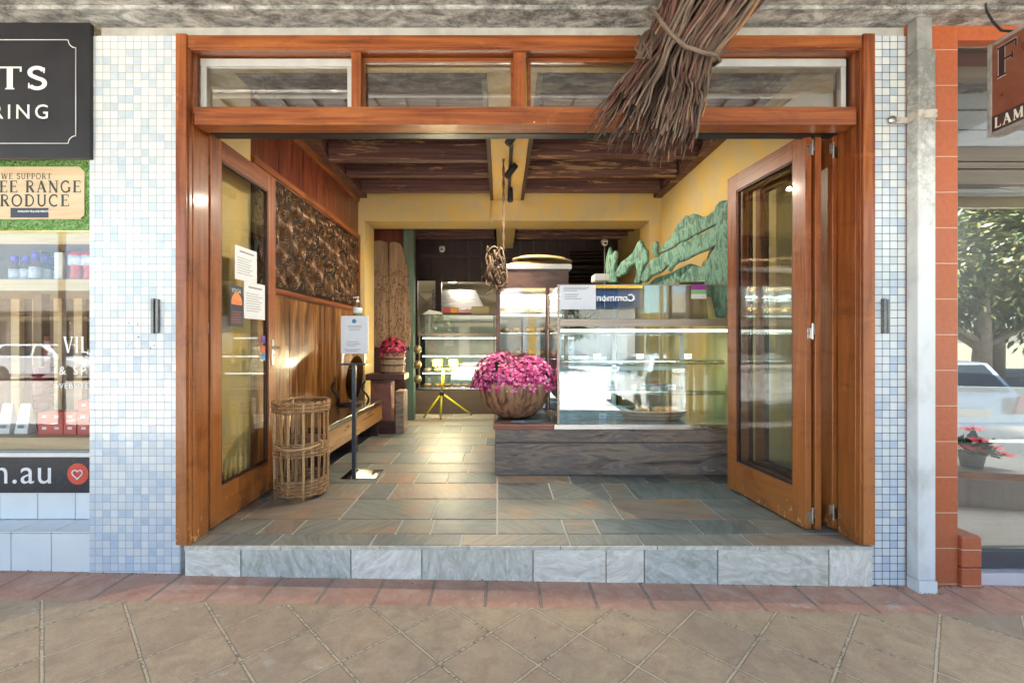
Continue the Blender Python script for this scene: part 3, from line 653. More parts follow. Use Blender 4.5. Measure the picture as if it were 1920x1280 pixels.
# ================================================================ SHOP INTERIOR
WL, WR, YB = -1.957, 2.19, 6.28
ZT, ZB = 3.56, 3.33
m = MB(); m.box(-2.9, 3.1, 2.9, 9.6, ZT, ZT + .15); tag(m.build('ceiling', dark_tim), kind='structure')
o = MB().box(WL - .2, WL, 2.9, 3.58, 0, ZT).build('plaster_wall', plast, at=(WL, 2.9, 0)); tag(o, 'short yellow sponged plaster wall behind the left door leaf', 'wall')
o = MB().box(WR, WR + .2, 2.9, 9.5, 0, ZT).build('plaster_wall', plast, at=(WR, 2.9, 0)); tag(o, 'long yellow sponged plaster side wall behind the green sculpture', 'wall')
o = MB().box(WL - .01, WR + .01, 2.86, 2.93, 3.1, ZT).build('plaster_wall', plast, at=(0, 2.87, 3.1)); tag(o, 'yellow plaster band inside above the transom windows', 'wall')
# timber left wall
tw = thing('timber_wall', (WL, 3.6, FL), 'left side wall of reddish boards over golden wainscot with mouldings', 'wall')
m = MB(); m.box(WL - .2, WL - .02, 3.58, 6.75, 0, ZT); m.build('backing', dark_tim, tw)
m = MB(); y = 3.58; k = 0
while y < YB - .03:
    wd = random.choice((.19, .23, .26)); m.box(WL - .02, WL + random.uniform(-.003, .0), y + .002, min(y + wd, YB) - .002, 2.84, 3.30); y += wd
m.build('upper_boards', panelling, tw, .003, 1)
m = MB(); y = 3.58
while y < YB - .03:
    wd = random.choice((.24, .3, .36)); m.box(WL - .02, WL + random.uniform(-.003, .0), y + .002, min(y + wd, YB) - .002, FL, 1.82); y += wd
m.build('wainscot_boards', wainscot, tw, .003, 1)
for z0, z1, d in ((3.30, 3.345, .02), (2.79, 2.84, .03), (1.80, 1.84, .035)):
    m = MB(); m.box(WL - .01, WL + d, 3.585, YB - .002, z0, z1); m.box(WL - .01, WL + d * .5, 3.585, YB - .002, z0 - .015, z0); m.build('moulding', varn['y'], tw, .003)
def whorls(parent):
    rnd = random.Random(21); cs = []
    y0, y1, z0, z1 = 3.6, YB - .04, 1.85, 2.78
    for R0, tries in ((.15, 60), (.11, 400), (.075, 1500), (.045, 3000), (.026, 4000)):
        for _ in range(tries):
            y, z, r_ = rnd.uniform(y0 + R0, y1 - R0), rnd.uniform(z0 + R0, z1 - R0), R0 * rnd.uniform(.85, 1.1)
            if all((y - a) ** 2 + (z - b) ** 2 > (r_ * .97 + c) ** 2 for a, b, c in cs) and y - r_ > y0 - .02 and y + r_ < y1 + .02 and z - r_ > z0 - .02 and z + r_ < z1 + .02: cs.append((y, z, r_))
    m = MB()
    for y, z, r_ in cs:
        k = max(1, int(r_ / .024)); sq = rnd.uniform(.9, 1.1); h0 = rnd.uniform(.001, .005)
        for i in range(k):
            rr = r_ - .007 - i * (r_ / k) * .96
            if rr < .004: rr = .004
            n = max(8, int(rr * 200)); oy = rnd.uniform(-.002, .002)
            m.tube([(WL + .007 + .005 * (1 - i / k) * 0 + h0 * (i / k), y + oy + rr * math.cos(2 * math.pi * j / n), z + rr * sq * math.sin(2 * math.pi * j / n)) for j in range(n)], .0078, 6, closed=True)
        m.lathe([(.006, -.004), (.006, .003), (0, .006)], (WL + .01 + h0, y, z), 8, Matrix.Rotation(R(90), 4, 'Y'))
    o = m.build('spiral_relief', nm('rubbed_bronze', [(.06, .03, .015), (.14, .07, .033), (.26, .14, .06)], 12, rough=.27, metal=.4, bump=.4), parent)
    return o
rp = thing('relief_panel', (WL, 4.9, 1.84), 'long bronze coloured relief panel covered in embossed spirals on the left wall', 'wall panel')
m = MB(); m.box(WL - .015, WL + .006, 3.59, YB - .03, 1.842, 2.788); m.build('relief_backing', nm('dark_bronze_ground', [(.005, .003, .002), (.014, .008, .005)], 14, rough=.5, metal=.4, bump=.8), rp); whorls(rp)
m = MB(); m.box(WL, WL + .03, YB - .03, YB - .002, 1.842, 2.788); m.build('end_strip', varn['z'], rp, .002)

# back opening wall
bw = thing('plaster_arch_wall', (0, YB, FL), 'yellow plaster lintel and jambs around the wide opening to the rear room', 'wall')
zl = PZ(414, YB); xa, xb = PX(684, YB), PX(1218, YB)
m = MB(); m.box(WL - .1, WR + .1, YB, YB + .46, zl, ZT); m.box(WL - .1, xa, YB + .001, YB + .459, 0, zl - .0); m.box(xb, WR + .1, YB + .001, YB + .459, 0, zl - .0)
m.build('lintel_and_jambs', plast, bw, .006)
# joists
def joist(x0, x1, Y, z0, z1, label, group='dark timber ceiling joists', th=.09):
    o = MB().box(x0, x1, -th / 2, th / 2, 0, z1 - z0)
    o = o.build('ceiling_joist', joistm, at=None, bevel=.006); o.location = (0, Y, z0); tag(o, label, 'joist', group); return o
bmx0, bmx1 = -.105, .262
ys = [5.98, 5.42, 4.86, 4.30, 3.74, 3.2]; ords = ['farthest', 'second farthest', 'third farthest', 'fourth farthest', 'fifth farthest', 'nearest']
for i, Y in enumerate(ys):
    joist(WL + .14, bmx0 - .045, Y, ZB - (.04 if i == 2 else 0), ZT, '%s dark ceiling joist left of the yellow beam%s' % (ords[i], ', with pale peeling bark' if i == 2 else ''))
    joist(bmx1 + .045, WR - .13, Y, ZB, ZT, '%s dark ceiling joist right of the yellow beam' % ords[i])
for x0, x1, lb in ((WL + .001, WL + .12, 'dark timber ledger running along the top of the left wall'), (WR - .11, WR - .001, 'dark timber ledger running along the top of the right wall')):
    tag(MB().box(x0, x1, 2.95, YB - .001, 3.345, ZT - .001).build('ceiling_ledger', joistm, bevel=.004, at=((x0 + x1) / 2, 4.5, 3.3)), lb, 'beam')
cb = thing('ceiling_beam', (.08, 4.6, 3.3), 'yellow plastered beam running front to back with dark timber edges', 'beam')
MB().box(bmx0, bmx1, 2.93, YB - .001, 3.312, ZT - .002).build('plaster_casing', plast, cb, .003)
for x0, x1 in ((bmx0 - .042, bmx0 - .001), (bmx1 + .001, bmx1 + .042)): MB().box(x0, x1, 2.94, YB - .06, 3.298, ZT - .003).build('edge_board', dark_tim, cb, .003)
MB().tube([(bmx0 - .03, YB - .02, 3.3), (bmx0 - .03, YB - .02, zl - .04)], .012, 8).build('conduit', plast, cb)

# track lights
tk = thing('track_light', (.07, 4.7, 3.28), 'black ceiling track with small spotlight heads under the yellow beam', 'track light')
TX = .098
MB().box(TX - .018, TX + .018, 3.9, 5.9, 3.275, 3.31).build('track', black, tk, .003)
for k, (Y, ang) in enumerate(((4.12, 35), (4.95, 40), (5.75, 0))):
    mt = Matrix.Translation((TX + .015, Y, 3.235)) @ Matrix.Rotation(R(ang), 4, 'Y')
    m = MB(); m.lathe([(0, .07), (.032, .07), (.036, 0), (.036, -.09), (.033, -.1), (0, -.085)], (0, 0, 0), 14, mt); m.tube([(TX, Y, 3.28), (TX, Y, 3.24)], .008, 6)
    m.build('spotlight_head', black, tk)
def lamp(name, kind, loc, e, color, size=.1, rot=None, spot=None, sizey=None):
    l = bpy.data.lights.new(name, kind); l.energy = e; l.color = color
    if kind == 'AREA':
        l.size = size
        if sizey: l.shape = 'RECTANGLE'; l.size_y = sizey
    else: l.shadow_soft_size = size
    if spot: l.spot_size = R(spot); l.spot_blend = .6
    o = bpy.data.objects.new(name, l); COL.objects.link(o); o.location = loc
    if rot: o.rotation_euler = tuple(R(a) for a in rot)
    return o
WARM = (1, .87, .68)
for Y, rx, ry in ((4.15, 10, 38), (4.98, 0, -38), (5.7, -10, 25)): lamp('track_spot', 'SPOT', (TX + .02, Y, 3.14), 11, WARM, .02, (rx, ry, 0), 130)

# flat bench along the wall
bn = thing('timber_bench', (-1.73, 4.6, FL), 'long low timber bench with orange pine front and polished dark seat along the left wall', 'bench')
MB().box(WL + .01, -1.50, 3.9, 5.86, .60, .655).build('seat', bench_top, bn, .006)
MB().box(-1.545, -1.512, 3.92, 5.82, .40, .599).build('front_board', benchw, bn, .005)
for y in (4.0, 4.9, 5.75): MB().box(WL + .03, -1.55, y, y + .06, FL, .599).build('support', dark_tim, bn, .004)
# round metal disc sculpture on the bench
dk = thing('metal_disc', (-1.68, 5.35, .655), 'round dark metal disc propped on a curled iron stand on the bench', 'ornament')
mt = Matrix.Rotation(R(-52), 4, 'Z') @ Matrix.Rotation(R(82), 4, 'X')
m = MB(); m.lathe([(0, .02), (.06, .018), (.2, .0), (.255, .02), (.262, .012), (.2, -.012), (0, 0)], (-1.70, 5.35, .96), 36, mt); m.build('disc', nm('mottled_pewter', [(.05, .045, .04), (.16, .15, .13), (.3, .28, .25)], 5, rough=.25, metal=.9, bump=.3), dk)
for s in (-1, 1):
    m = MB(); m.tube([V3(-1.70 + s * .16 + .03 * math.sin(a * 2.2), 5.22 - .1 * a / 3 + s * .03, .67 + .09 * a) for a in [k * .25 for k in range(13)]], .012, 8); m.build('stand_arm', black, dk)
m = MB(); m.lathe([(0, 0), (.14, 0), (.14, .02), (0, .03)], (-1.74, 5.27, .656), 20); m.build('stand_base', black, dk)

# pedestal, barrel and flowers
pd = thing('stone_pedestal', (-1.5, 6.2, FL), 'pink brown block pedestal with a dark timber slab top at the end of the bench', 'pedestal')
pinkst = nm('pinkish_brown_stone', [(.14, .05, .035), (.24, .1, .075), (.3, .14, .1)], 5, rough=.6, fine=50)
MB().box(PX(703, 6.2), PX(740, 6.2), 5.98, 6.2, PZ(795, 5.98) + .02, .885).build('block', pinkst, pd, .01)
MB().box(PX(688, 6.0), PX(757, 5.9), 5.93, 6.24, .885, .965).build('slab_top', wood('dark_red_slab', [(.05, .02, .015), (.12, .05, .04)], GX, .5, .3), pd, .008)
MB().box(PX(741, 5.9), PX(757, 5.9), 5.9, 6.14, FL, .75).build('side_post', oldtim, pd, .008)
MB().box(PX(700, 5.88), PX(741, 5.9), 5.88, 6.0, FL, .36).build('plinth', dark_tim, pd, .008)
def flower_mesh(name, domes, n, s, cols, parent, seed=1, npet=5):
    rnd = random.Random(seed); m = MB()
    for i in range(n):
        c, r, hh = rnd.choice(domes); c = Vector(c)
        z = rnd.uniform(-.12, 1) ; a = rnd.uniform(0, 6.283); rr = math.sqrt(max(0, 1 - z * z)) if z > 0 else 1.0
        d = V3(rr * math.cos(a), rr * math.sin(a), z); nrm = V3(d.x, d.y, d.z * .8 + .15).normalized()
        lump = 1 + .05 * math.sin(a * 5 + z * 7) + .035 * math.sin(a * 11 - z * 5)
        p = c + V3(d.x * r, d.y * r, d.z * hh) * lump * rnd.uniform(.9, 1.02)
        nrm = (nrm + V3(rnd.uniform(-.5, .5), rnd.uniform(-.5, .5), rnd.uniform(-.3, .5))).normalized()
        u = nrm.cross(V3(.1, .2, 1)).normalized(); w_ = nrm.cross(u); rot = rnd.uniform(0, 6)
        m.m = rnd.choice(range(len(cols)))
        ss = s * rnd.uniform(.75, 1.2)
        for k in range(npet):
            aa = rot + 6.283 * k / npet; e = u * math.cos(aa) + w_ * math.sin(aa); f = u * math.cos(aa + 1.57) + w_ * math.sin(aa + 1.57)
            m.poly([p, p + e * ss * .55 - f * ss * .38 + nrm * ss * .15, p + e * ss + nrm * ss * .05, p + e * ss * .55 + f * ss * .38 + nrm * ss * .15])
    return m.build(name, cols, parent)
def leaf_mesh(name, pts_fn, n, s, cols, parent, seed=2, asp=.45):
    rnd = random.Random(seed); m = MB()
    for i in range(n):
        p, out = pts_fn(rnd); m.m = rnd.randrange(len(cols)); out = (out + V3(rnd.uniform(-.7, .7), rnd.uniform(-.7, .7), rnd.uniform(-.5, .7))).normalized()
        u = out.cross(V3(rnd.random(), rnd.random(), 1)).normalized(); L = s * rnd.uniform(.7, 1.3)
        m.poly([p, p + out * L * .45 + u * L * asp * .5, p + out * L, p + out * L * .45 - u * L * asp * .5])
    return m.build(name, cols, parent)
pinks = [plain('petal_pink', (.74, .06, .32), .6), plain('petal_light_pink', (.82, .2, .47), .6), plain('petal_magenta', (.5, .01, .14), .6), plain('petal_magenta_deep', (.4, .008, .12), .6), plain('petal_pale', (.8, .3, .45), .6)]
reds = [plain('petal_crimson', (.4, .015, .05), .6), plain('petal_rose', (.55, .05, .12), .6), plain('petal_deep', (.2, .01, .03), .6)]
greens = [plain('leaf_green', (.03, .1, .02), .5), plain('leaf_bright', (.07, .19, .04), .5), plain('leaf_dark', (.015, .05, .015), .5)]
bc = V3(PX(736, 6.08), 6.08, .966)
br = thing('flower_barrel', bc, 'small slatted wooden barrel of crimson chrysanthemums on the pedestal', 'planter')
m = MB(); m.lathe([(0, 0), (.148, 0), (.158, .15), (.166, .29), (.155, .292), (.15, .26), (0, .26)], bc, 28, wob=lambda a, z: 1 + .02 * (abs(math.sin(a * 7)) - .5), smooth=False); m.build('staves', wood('barrel_staves', [(.16, .1, .06), (.36, .25, .15), (.44, .32, .2)], GZ, .8, .5), br)
for z, r_ in ((.02, .156), (.115, .163), (.2, .168), (.285, .173)):
    m = MB(); m.tube([bc + V3(r_ * math.cos(a), r_ * math.sin(a), z) for a in [k * .2244 for k in range(28)]], .007, 6, closed=True); m.build('hoop', dark_tim, br)
flower_mesh('blossoms', [(bc + V3(0, 0, .27), .165, .2)], 420, .028, reds, br, 5)
MB().lathe([(0, .19), (.08, .17), (.14, .06), (.15, -.02), (0, -.02)], bc + V3(0, 0, .26), 14).build('foliage', greens[2], br)

# sanitiser stand
SX, SY = PX(664, 3.98), 3.98
st = thing('sanitiser_stand', (SX, SY, FL), 'black pole stand with a white check-in sign and flat base plate', 'sign stand')
MB().box(SX - .11, SX + .2, SY - .03, SY + .25, FL + .002, FL + .008).build('base_plate', plain('black_gloss_plate', (.012, .012, .014), .08), st, .002)
MB().box(SX - .016, SX + .016, SY - .016, SY + .016, FL + .008, PZ(682, SY)).build('pole', plain('dark_blue_grey_pole', (.03, .045, .065), .4), st, .002)
MB().box(PX(641, SY), PX(688, SY), SY - .05, SY + .05, PZ(684, SY), PZ(681, SY)).build('tray', black, st, .002)
m = MB()
for p in (643, 685): m.box(PX(p - 1.3, SY), PX(p + 1.3, SY), SY - .01, SY + .0, PZ(680, SY), PZ(660, SY))
m.build('sign_arms', steel, st)
sx0, sx1, sz0, sz1 = PX(639, 3.95), PX(690, 3.95), PZ(663, 3.95), PZ(592, 3.95)
MB().box(sx0, sx1, 3.95, 3.97, sz0, sz1).build('sign_panel', paper, st, .002)
YY = 3.949; m = MB(); cc = P(664, 602, YY); m.poly([cc + V3(.019 * math.cos(R(a)), -.0006, .019 * math.sin(R(a))) for a in range(360, 0, -20)]); m.build('round_logo', plain('blue_print', (.03, .22, .42)), st)
m = MB()
for k, (a, b, y) in enumerate(((652, 678, 611), (653, 677, 614), (654, 675, 618), (650, 672, 641), (649, 676, 645), (651, 668, 648), (645, 676, 655), (648, 670, 658))): m.box(PX(a, YY), PX(b, YY), YY - .0006, YY, PZ(y + .5, YY), PZ(y - .5, YY))
m.build('printed_lines', inkm, st)
# bottle on the stand
hb = V3(PX(669, 3.96), 3.985, sz1 + .003); bt = thing('sanitiser_bottle', hb, 'clear pump bottle of hand sanitiser on top of the sign stand', 'bottle')
MB().box(sx0 + .06, sx1 - .03, 3.955, 4.03, sz1 + .0002, sz1 + .0025).build('sign_shelf', black, st)
m = MB(); m.lathe([(0, 0), (.036, .002), (.038, .01), (.038, .08), (.03, .1), (.014, .112), (.014, .118), (0, .118)], hb, 20); m.build('body', glass('clear_plastic', (.9, .95, .95), 2.5), bt)
m = MB(); m.lathe([(.0385, .012), (.0388, .012), (.0388, .068), (.0385, .068)], hb, 20); m.build('label', white, bt)
m = MB(); m.lathe([(.0389, .012), (.0392, .012), (.0392, .022), (.0389, .022)], hb, 20); m.build('label_stripe', plain('label_green', (.05, .3, .12)), bt)
m = MB(); m.lathe([(.015, .115), (.015, .13), (.006, .134), (.006, .155), (.013, .157), (.013, .165), (0, .166)], hb, 12); m.tube([hb + V3(0, 0, .16), hb + V3(-.04, -.005, .156)], .005, 8); m.build('pump', white, bt)

# wicker basket
bk = V3(-1.55, 3.56, FL); wk = thing('wicker_basket', bk, 'tall round wicker baguette basket with open stakes beside the left door', 'basket')
wick = [nm('wicker_tan', [(.3, .15, .05), (.52, .3, .12)], 20, (1, 1, 3), .6, .3), nm('wicker_pale', [(.42, .24, .1), (.62, .4, .2)], 20, (1, 1, 3), .6, .3), nm('wicker_brown', [(.2, .1, .045), (.36, .2, .09)], 20, (1, 1, 3), .6, .3)]
def brad(z): return .185 + .012 * math.sin(z * 4) + (.012 if z > .6 else 0)
def weave(z0, z1, st, seedk, nst=22):
    m = MB(); z = z0; i = 0
    while z < z1:
        m.m = (i * 7 + seedk) % 3; pts = []
        for k in range(88):
            a = 2 * math.pi * k / 88; r_ = brad(z) + .0065 * math.sin(a * nst / 2 + (i % 2) * math.pi) + random.uniform(-.0007, .0007)
            pts.append(bk + V3(r_ * math.cos(a), r_ * math.sin(a), z + .002 * math.sin(a * 5 + i)))
        m.tube(pts, .0042, 5, closed=True); z += st; i += 1
    return m
weave(.035, .155, .0085, 0).build('base_weave', wick, wk); weave(.33, .43, .0088, 1).build('middle_weave', wick, wk)
m = weave(.655, .715, .0085, 2)
for ph in (0, 1.05, 2.1):
    pts = [bk + V3((brad(.7) + .009 * math.cos(a * 22 + ph)) * math.cos(a), (brad(.7) + .009 * math.cos(a * 22 + ph)) * math.sin(a), .722 + .009 * math.sin(a * 22 + ph)) for a in [2 * math.pi * k / 176 for k in range(176)]]
    m.tube(pts, .005, 5, closed=True)
m.build('rim_weave', wick, wk)
for k in range(22):
    a = 2 * math.pi * k / 22 + .05; thick = k in (2, 8, 13, 18); m = MB(); rr = .0115 if thick else .0055
    pts = [bk + V3((brad(z) + random.uniform(-.003, .003)) * math.cos(a + random.uniform(-.01, .01)), brad(z) * math.sin(a), z) for z in ((.0 if thick else .03), .15, .3, .45, .6, .72)]
    m.tube(pts, rr, 7)
    if not thick: m.tube([p + V3(-math.sin(a), math.cos(a), 0) * .011 for p in pts], rr * .9, 7)
    m.build('stake', wick[1 if thick else k % 3], wk)
m = MB()
for z in (.04, .335):
    for k in range(9): m.tube([bk + V3(-.17 * math.cos(math.asin((k - 4) / 5)), .034 * (k - 4), z), bk + V3(.17 * math.cos(math.asin((k - 4) / 5)), .034 * (k - 4), z)], .006, 5)
m.build('woven_floor', wick[2], wk)
m = MB(); a0, a1 = R(230), R(335); pts = [bk + V3((brad(.4) + .035 * math.sin(math.pi * k / 14)) * math.cos(a0 + (a1 - a0) * k / 14), (brad(.4) + .035 * math.sin(math.pi * k / 14)) * math.sin(a0 + (a1 - a0) * k / 14), .415 - .02 * math.sin(math.pi * k / 14)) for k in range(15)]
m.tube(pts, .009, 8)
for e in (pts[0], pts[-1]): m.tube([e + V3(.016 * math.cos(a), 0, .028 * math.sin(a)) for a in [k * .52 for k in range(12)]], .006, 6, closed=True)
m.build('side_handle', wick[1], wk)

# ---------------------------------------------------------------- main counter
CY = 4.08
ct = thing('counter_plinth', (1.0, CY, FL), 'rough grey brown railway timber plinth carrying the glass display counter', 'counter')
MB().box(PX(928, CY), 2.12, CY + .0, 5.5, FL - .003, .483).build('lower_timber', oldtim, ct, .008)
MB().box(PX(928, CY) + .001, 2.12, CY + .004, 5.5, .487, .602).build('upper_timber', oldtim, ct, .008)
MB().box(PX(925, CY), PX(1038, CY), CY - .015, 5.5, .604, .646).build('terracotta_ledge', nm('terracotta_edge', [(.25, .085, .05), (.36, .14, .09)], 6, rough=.6, fine=60), ct, .006)
MB().box(PX(926, CY) + .01, PX(1038, CY) - .01, CY + .02, 5.49, .6465, .652).build('slate_inlay', nm('slate_inlay', [(.05, .055, .05), (.11, .115, .1)], 5, rough=.35), ct)
GX0 = PX(1045, CY); GX1 = 2.11
dc = thing('display_case', (1.3, CY, .65), 'long glass bakery display case with lit tubes on the weathered timber plinth', 'display case')
MB().box(PX(1038, CY) + .003, GX1, CY - .02, 4.98, .606, .652).build('steel_base', steel, dc, .003)
framem = nm('pale_bronze_trim', [(.28, .22, .17), (.42, .35, .28)], 6, (.4, 6, 6), .35, .1, metal=.4)
for y0 in (CY, 4.93):
    MB().box(GX0, GX0 + .02, y0, y0 + .02, .653, 1.894).build('corner_post', framem, dc, .001)
MB().box(GX0 + .021, GX1, CY - .004, CY + .03, 1.522, 1.586).build('mid_rail', framem, dc, .003)
MB().box(GX0 + .021, GX1, CY, CY + .014, 1.884, 1.894).build('top_trim', framem, dc, .001)
MB().box(GX0, GX0 + .02, CY + .021, 4.929, 1.53, 1.56).build('side_rail', framem, dc, .001)
MB().box(GX0 + .022, GX1, CY + .006, CY + .012, .655, 1.52).build('front_pane', case_glass, dc)
MB().box(GX0 + .022, GX1, CY + .004, CY + .010, 1.588, 1.883).build('upper_pane', case_glass, dc)
MB().box(GX0 + .006, GX0 + .012, CY + .022, 4.928, .655, 1.528).build('side_pane', case_glass, dc)
MB().box(GX0 + .006, GX0 + .012, CY + .022, 4.928, 1.562, 1.883).build('side_pane', case_glass, dc)
MB().box(GX0 + .02, GX1, CY + .016, 4.92, 1.884, 1.890).build('top_pane', shelf_glass, dc)
MB().box(GX0 + .02, GX1, CY + .05, 4.92, 1.56, 1.568).build('upper_shelf', shelf_glass, dc)
for z, y1 in ((1.21, 4.8), (.92, 4.8)):
    sh = MB().box(GX0 + .025, GX1, CY + .22, y1, z, z + .008).build('glass_shelf', shelf_glass, dc)
    m = MB(); m.tube([(GX0 + .03, CY + .27, z - .022), (GX1, CY + .27, z - .022)], .02, 12); m.build('shelf_tube', steel, sh)
tubem = plain('lit_tube', (.9, .9, .85), .4, emit=(1, .95, .82), es=.3)
MB().tube([(GX0 + .05, CY + .16, 1.485), (GX1, CY + .16, 1.485)], .013, 10).build('light_tube', tubem, dc)
m = MB()
whf = plain('white_sliding_frame', (.62, .66, .66), .4)
for x0, x1 in ((GX0 + .03, 1.22), (1.18, 1.95)):
    yk = 4.88 if x0 < 1 else 4.90
    for q in ((x0, x0 + .04, .66, 1.5), (x1 - .04, x1, .66, 1.5)): m.box(q[0], q[1], yk, yk + .02, q[2], q[3])
    for z in (.66, 1.08, 1.46): m.box(x0 + .041, x1 - .041, yk, yk + .02, z, z + .04)
m.build('sliding_doors', whf, dc, .002)
MB().box(GX0 + .04, 2.0, 4.905, 4.91, .7, 1.46).build('rear_pane', case_glass, dc)
lamp('case_light', 'AREA', (1.3, CY + .17, 1.46), .8, (1, .95, .85), 1.5, (0, 0, 0), sizey=.04)
# things in the case
def bread_basket(c):
    t_ = thing('bread_basket', c, 'shallow oval wicker basket lined with white cloth in the bottom of the display case', 'basket')
    m = MB()
    for i in range(7):
        pts = []; f = 1 + .05 * i
        for k in range(60):
            a = 2 * math.pi * k / 60; pts.append(c + V3(.25 * f * math.cos(a) * (1 + .015 * math.sin(a * 12 + i * 3.1)), .13 * f * math.sin(a), .008 + i * .012))
        m.m = i % 3; m.tube(pts, .008, 5, closed=True)
    m.build('weave', wick, t_)
    m = MB(); n = 40; ring = []
    for k in range(n):
        a = 2 * math.pi * k / n; z = .085 + .02 * math.sin(a * 5) + .008 * math.sin(a * 11); ring.append(c + V3(.3 * math.cos(a), .17 * math.sin(a), z))
    ins = [c + V3(.2 * math.cos(2 * math.pi * k / n), .1 * math.sin(2 * math.pi * k / n), .05) for k in range(n)]
    for k in range(n): j = (k + 1) % n; m.poly([ring[k], ring[j], ins[j], ins[k]])
    m.poly(ins); m.build('cloth_lining', white, t_)
    return t_
bb = V3(PX(1224, 4.35), 4.37, .653); bread_basket(bb)
crust = nm('baked_crust', [(.3, .11, .03), (.5, .25, .08), (.62, .38, .16)], 9, rough=.55, bump=.4)
def bun(c, sx, sy, sz, name, label, group, rz=0, par=None, mat=None):
    m = MB(); mt = Matrix.Rotation(rz, 4, 'Z') @ Matrix.Diagonal((sx, sy, sz, 1))
    m.lathe([(0, 0), (.7, .0), (.95, .25), (1, .5), (.85, .8), (.5, .97), (0, 1)], c, 14, mt, wob=lambda a, z: 1 + .06 * math.sin(a * 3))
    o = m.build(name, mat or crust, par, at=None if par else tuple(c))
    if not par: tag(o, label, 'bread', group)
    return o
for k, (dx, dy, lb) in enumerate(((-.1, 0, 'brown loaf at the left side of the cloth lined basket'), (.05, .02, 'brown loaf in the middle of the cloth lined basket'), (.17, -.01, 'brown loaf at the right side of the cloth lined basket'))):
    bun(bb + V3(dx, dy, .055), .085, .06, .07, 'bread_loaf', lb, 'loaves in the cloth lined basket')
tg = 'price tickets in the display case'
for k, (px, z, lb) in enumerate(((1120, 1.22, 'left price ticket on the upper glass shelf of the display case'), (1200, 1.22, 'middle price ticket on the upper glass shelf of the display case'), (1290, 1.22, 'right price ticket on the upper glass shelf of the display case'), (1150, .93, 'left price ticket on the lower glass shelf of the display case'), (1260, .93, 'right price ticket on the lower glass shelf of the display case'), (1130, .654, 'clear ticket holder on the floor of the display case'))):
    Y = 4.34; x = PX(px, Y); t_ = thing('price_ticket', (x, Y, z), lb, 'ticket', tg)
    MB().box(x - .035, x + .035, Y, Y + .003, z, z + .05).build('card', white, t_); MB().box(x - .025, x + .02, Y - .001, Y - .0003, z + .025, z + .032).build('printed_line', inkm, t_)
for k, (px, z, lb) in enumerate(((1100, 1.219, 'steel tray at the left of the upper glass shelf'), (1240, .929, 'steel tray at the right of the lower glass shelf'))):
    x = PX(px, 4.6); t_ = thing('steel_tray', (x, 4.6, z), lb, 'tray', 'steel trays in the display case'); m = MB(); m.box(x - .16, x + .16, 4.45, 4.75, z, z + .004)
    m.build('tray_base', steel, t_)
    for q in ((x - .16, x + .16, 4.446, 4.45), (x - .16, x + .16, 4.75, 4.754)): MB().box(q[0], q[1], q[2], q[3], z, z + .02).build('tray_lip', steel, t_)
# paper sign
ps = thing('price_sheet', P(1083, 580, CY), 'white printed sheet taped inside the upper left pane of the display case', 'notice')
MB().box(PX(1050, CY), PX(1117, CY), CY - .004, CY - .001, PZ(580, CY), PZ(533, CY) - .01).build('sheet', nm('white_sheet', [(.72, .74, .82), (.78, .8, .86)], 9, rough=.6, bump=.05), ps)
m = MB()
for y, a, b in ((539, 1056, 1104), (542, 1056, 1100), (545, 1056, 1082), (552, 1059, 1085), (556, 1058, 1082), (560, 1059, 1090)): m.box(PX(a, CY), PX(b, CY), CY - .0048, CY - .0042, PZ(y + .6, CY), PZ(y - .6, CY))
m.build('printed_lines', inkm, ps)
sk = thing('case_sticker', P(1310, 560, CY), 'small purple green and white sticker on the display case glass', 'sticker')
for n_, y0, y1, c in (('purple_band', 534, 543, (.3, .03, .3)), ('green_band', 543.2, 551, (.2, .5, .2)), ('white_band', 551.2, 560, (.7, .7, .66))):
    MB().box(PX(1296, CY), PX(1324, CY), CY - .003, CY + .001, PZ(y1, CY), PZ(y0, CY)).build(n_, plain(n_, c), sk)
# brown paper bag / cane box and blue cloth
kraft = nm('kraft_paper', [(.4, .23, .1), (.5, .3, .14)], 6, rough=.7, bump=.4)
pb = thing('paper_bag', P(1285, 597, 4.4), 'brown paper bag standing on the upper shelf of the display case', 'bag')
m = MB(); xx0, xx1 = PX(1248, 4.4), PX(1325, 4.4); z0, z1 = 1.57, PZ(533, 4.4) - .02
b0 = len(m.v); m.v += [V3(xx0, 4.35, z0), V3(xx1, 4.35, z0), V3(xx1, 4.55, z0), V3(xx0, 4.55, z0), V3(xx0 + .01, 4.36, z1), V3(xx1 - .02, 4.37, z1), V3(xx1 - .02, 4.52, z1), V3(xx0 + .01, 4.53, z1), V3(xx0 + .03, 4.345, (z0 + z1) / 2)]
for q in ((0, 1, 5, 4), (1, 2, 6, 5), (2, 3, 7, 6), (3, 0, 4, 7), (0, 3, 2, 1)): m.face(q)
m.build('bag_body', kraft, pb, .008)
MB().box(xx0 + .02, xx1 - .03, 4.42, 4.46, z1 - .002, z1 + .012).build('folded_top', kraft, pb, .003)
m = MB(); n = 24
for i in range(n):
    for j in range(6):
        f = lambda a, b: V3(PX(1250, 4.2) + a * .028, 4.16 + b * .05, 1.572 + .012 * abs(math.sin(a * 1.7 + b)) + .004 * math.sin(a * 4))
        m.poly([f(i, j), f(i + 1, j), f(i + 1, j + 1), f(i, j + 1)], True)
o = m.build('blue_cloth', plain('blue_cloth', (.02, .2, .42), .8), at=(PX(1300, 4.2), 4.2, 1.57)); tag(o, 'crumpled blue cloth along the upper shelf of the display case', 'cloth')

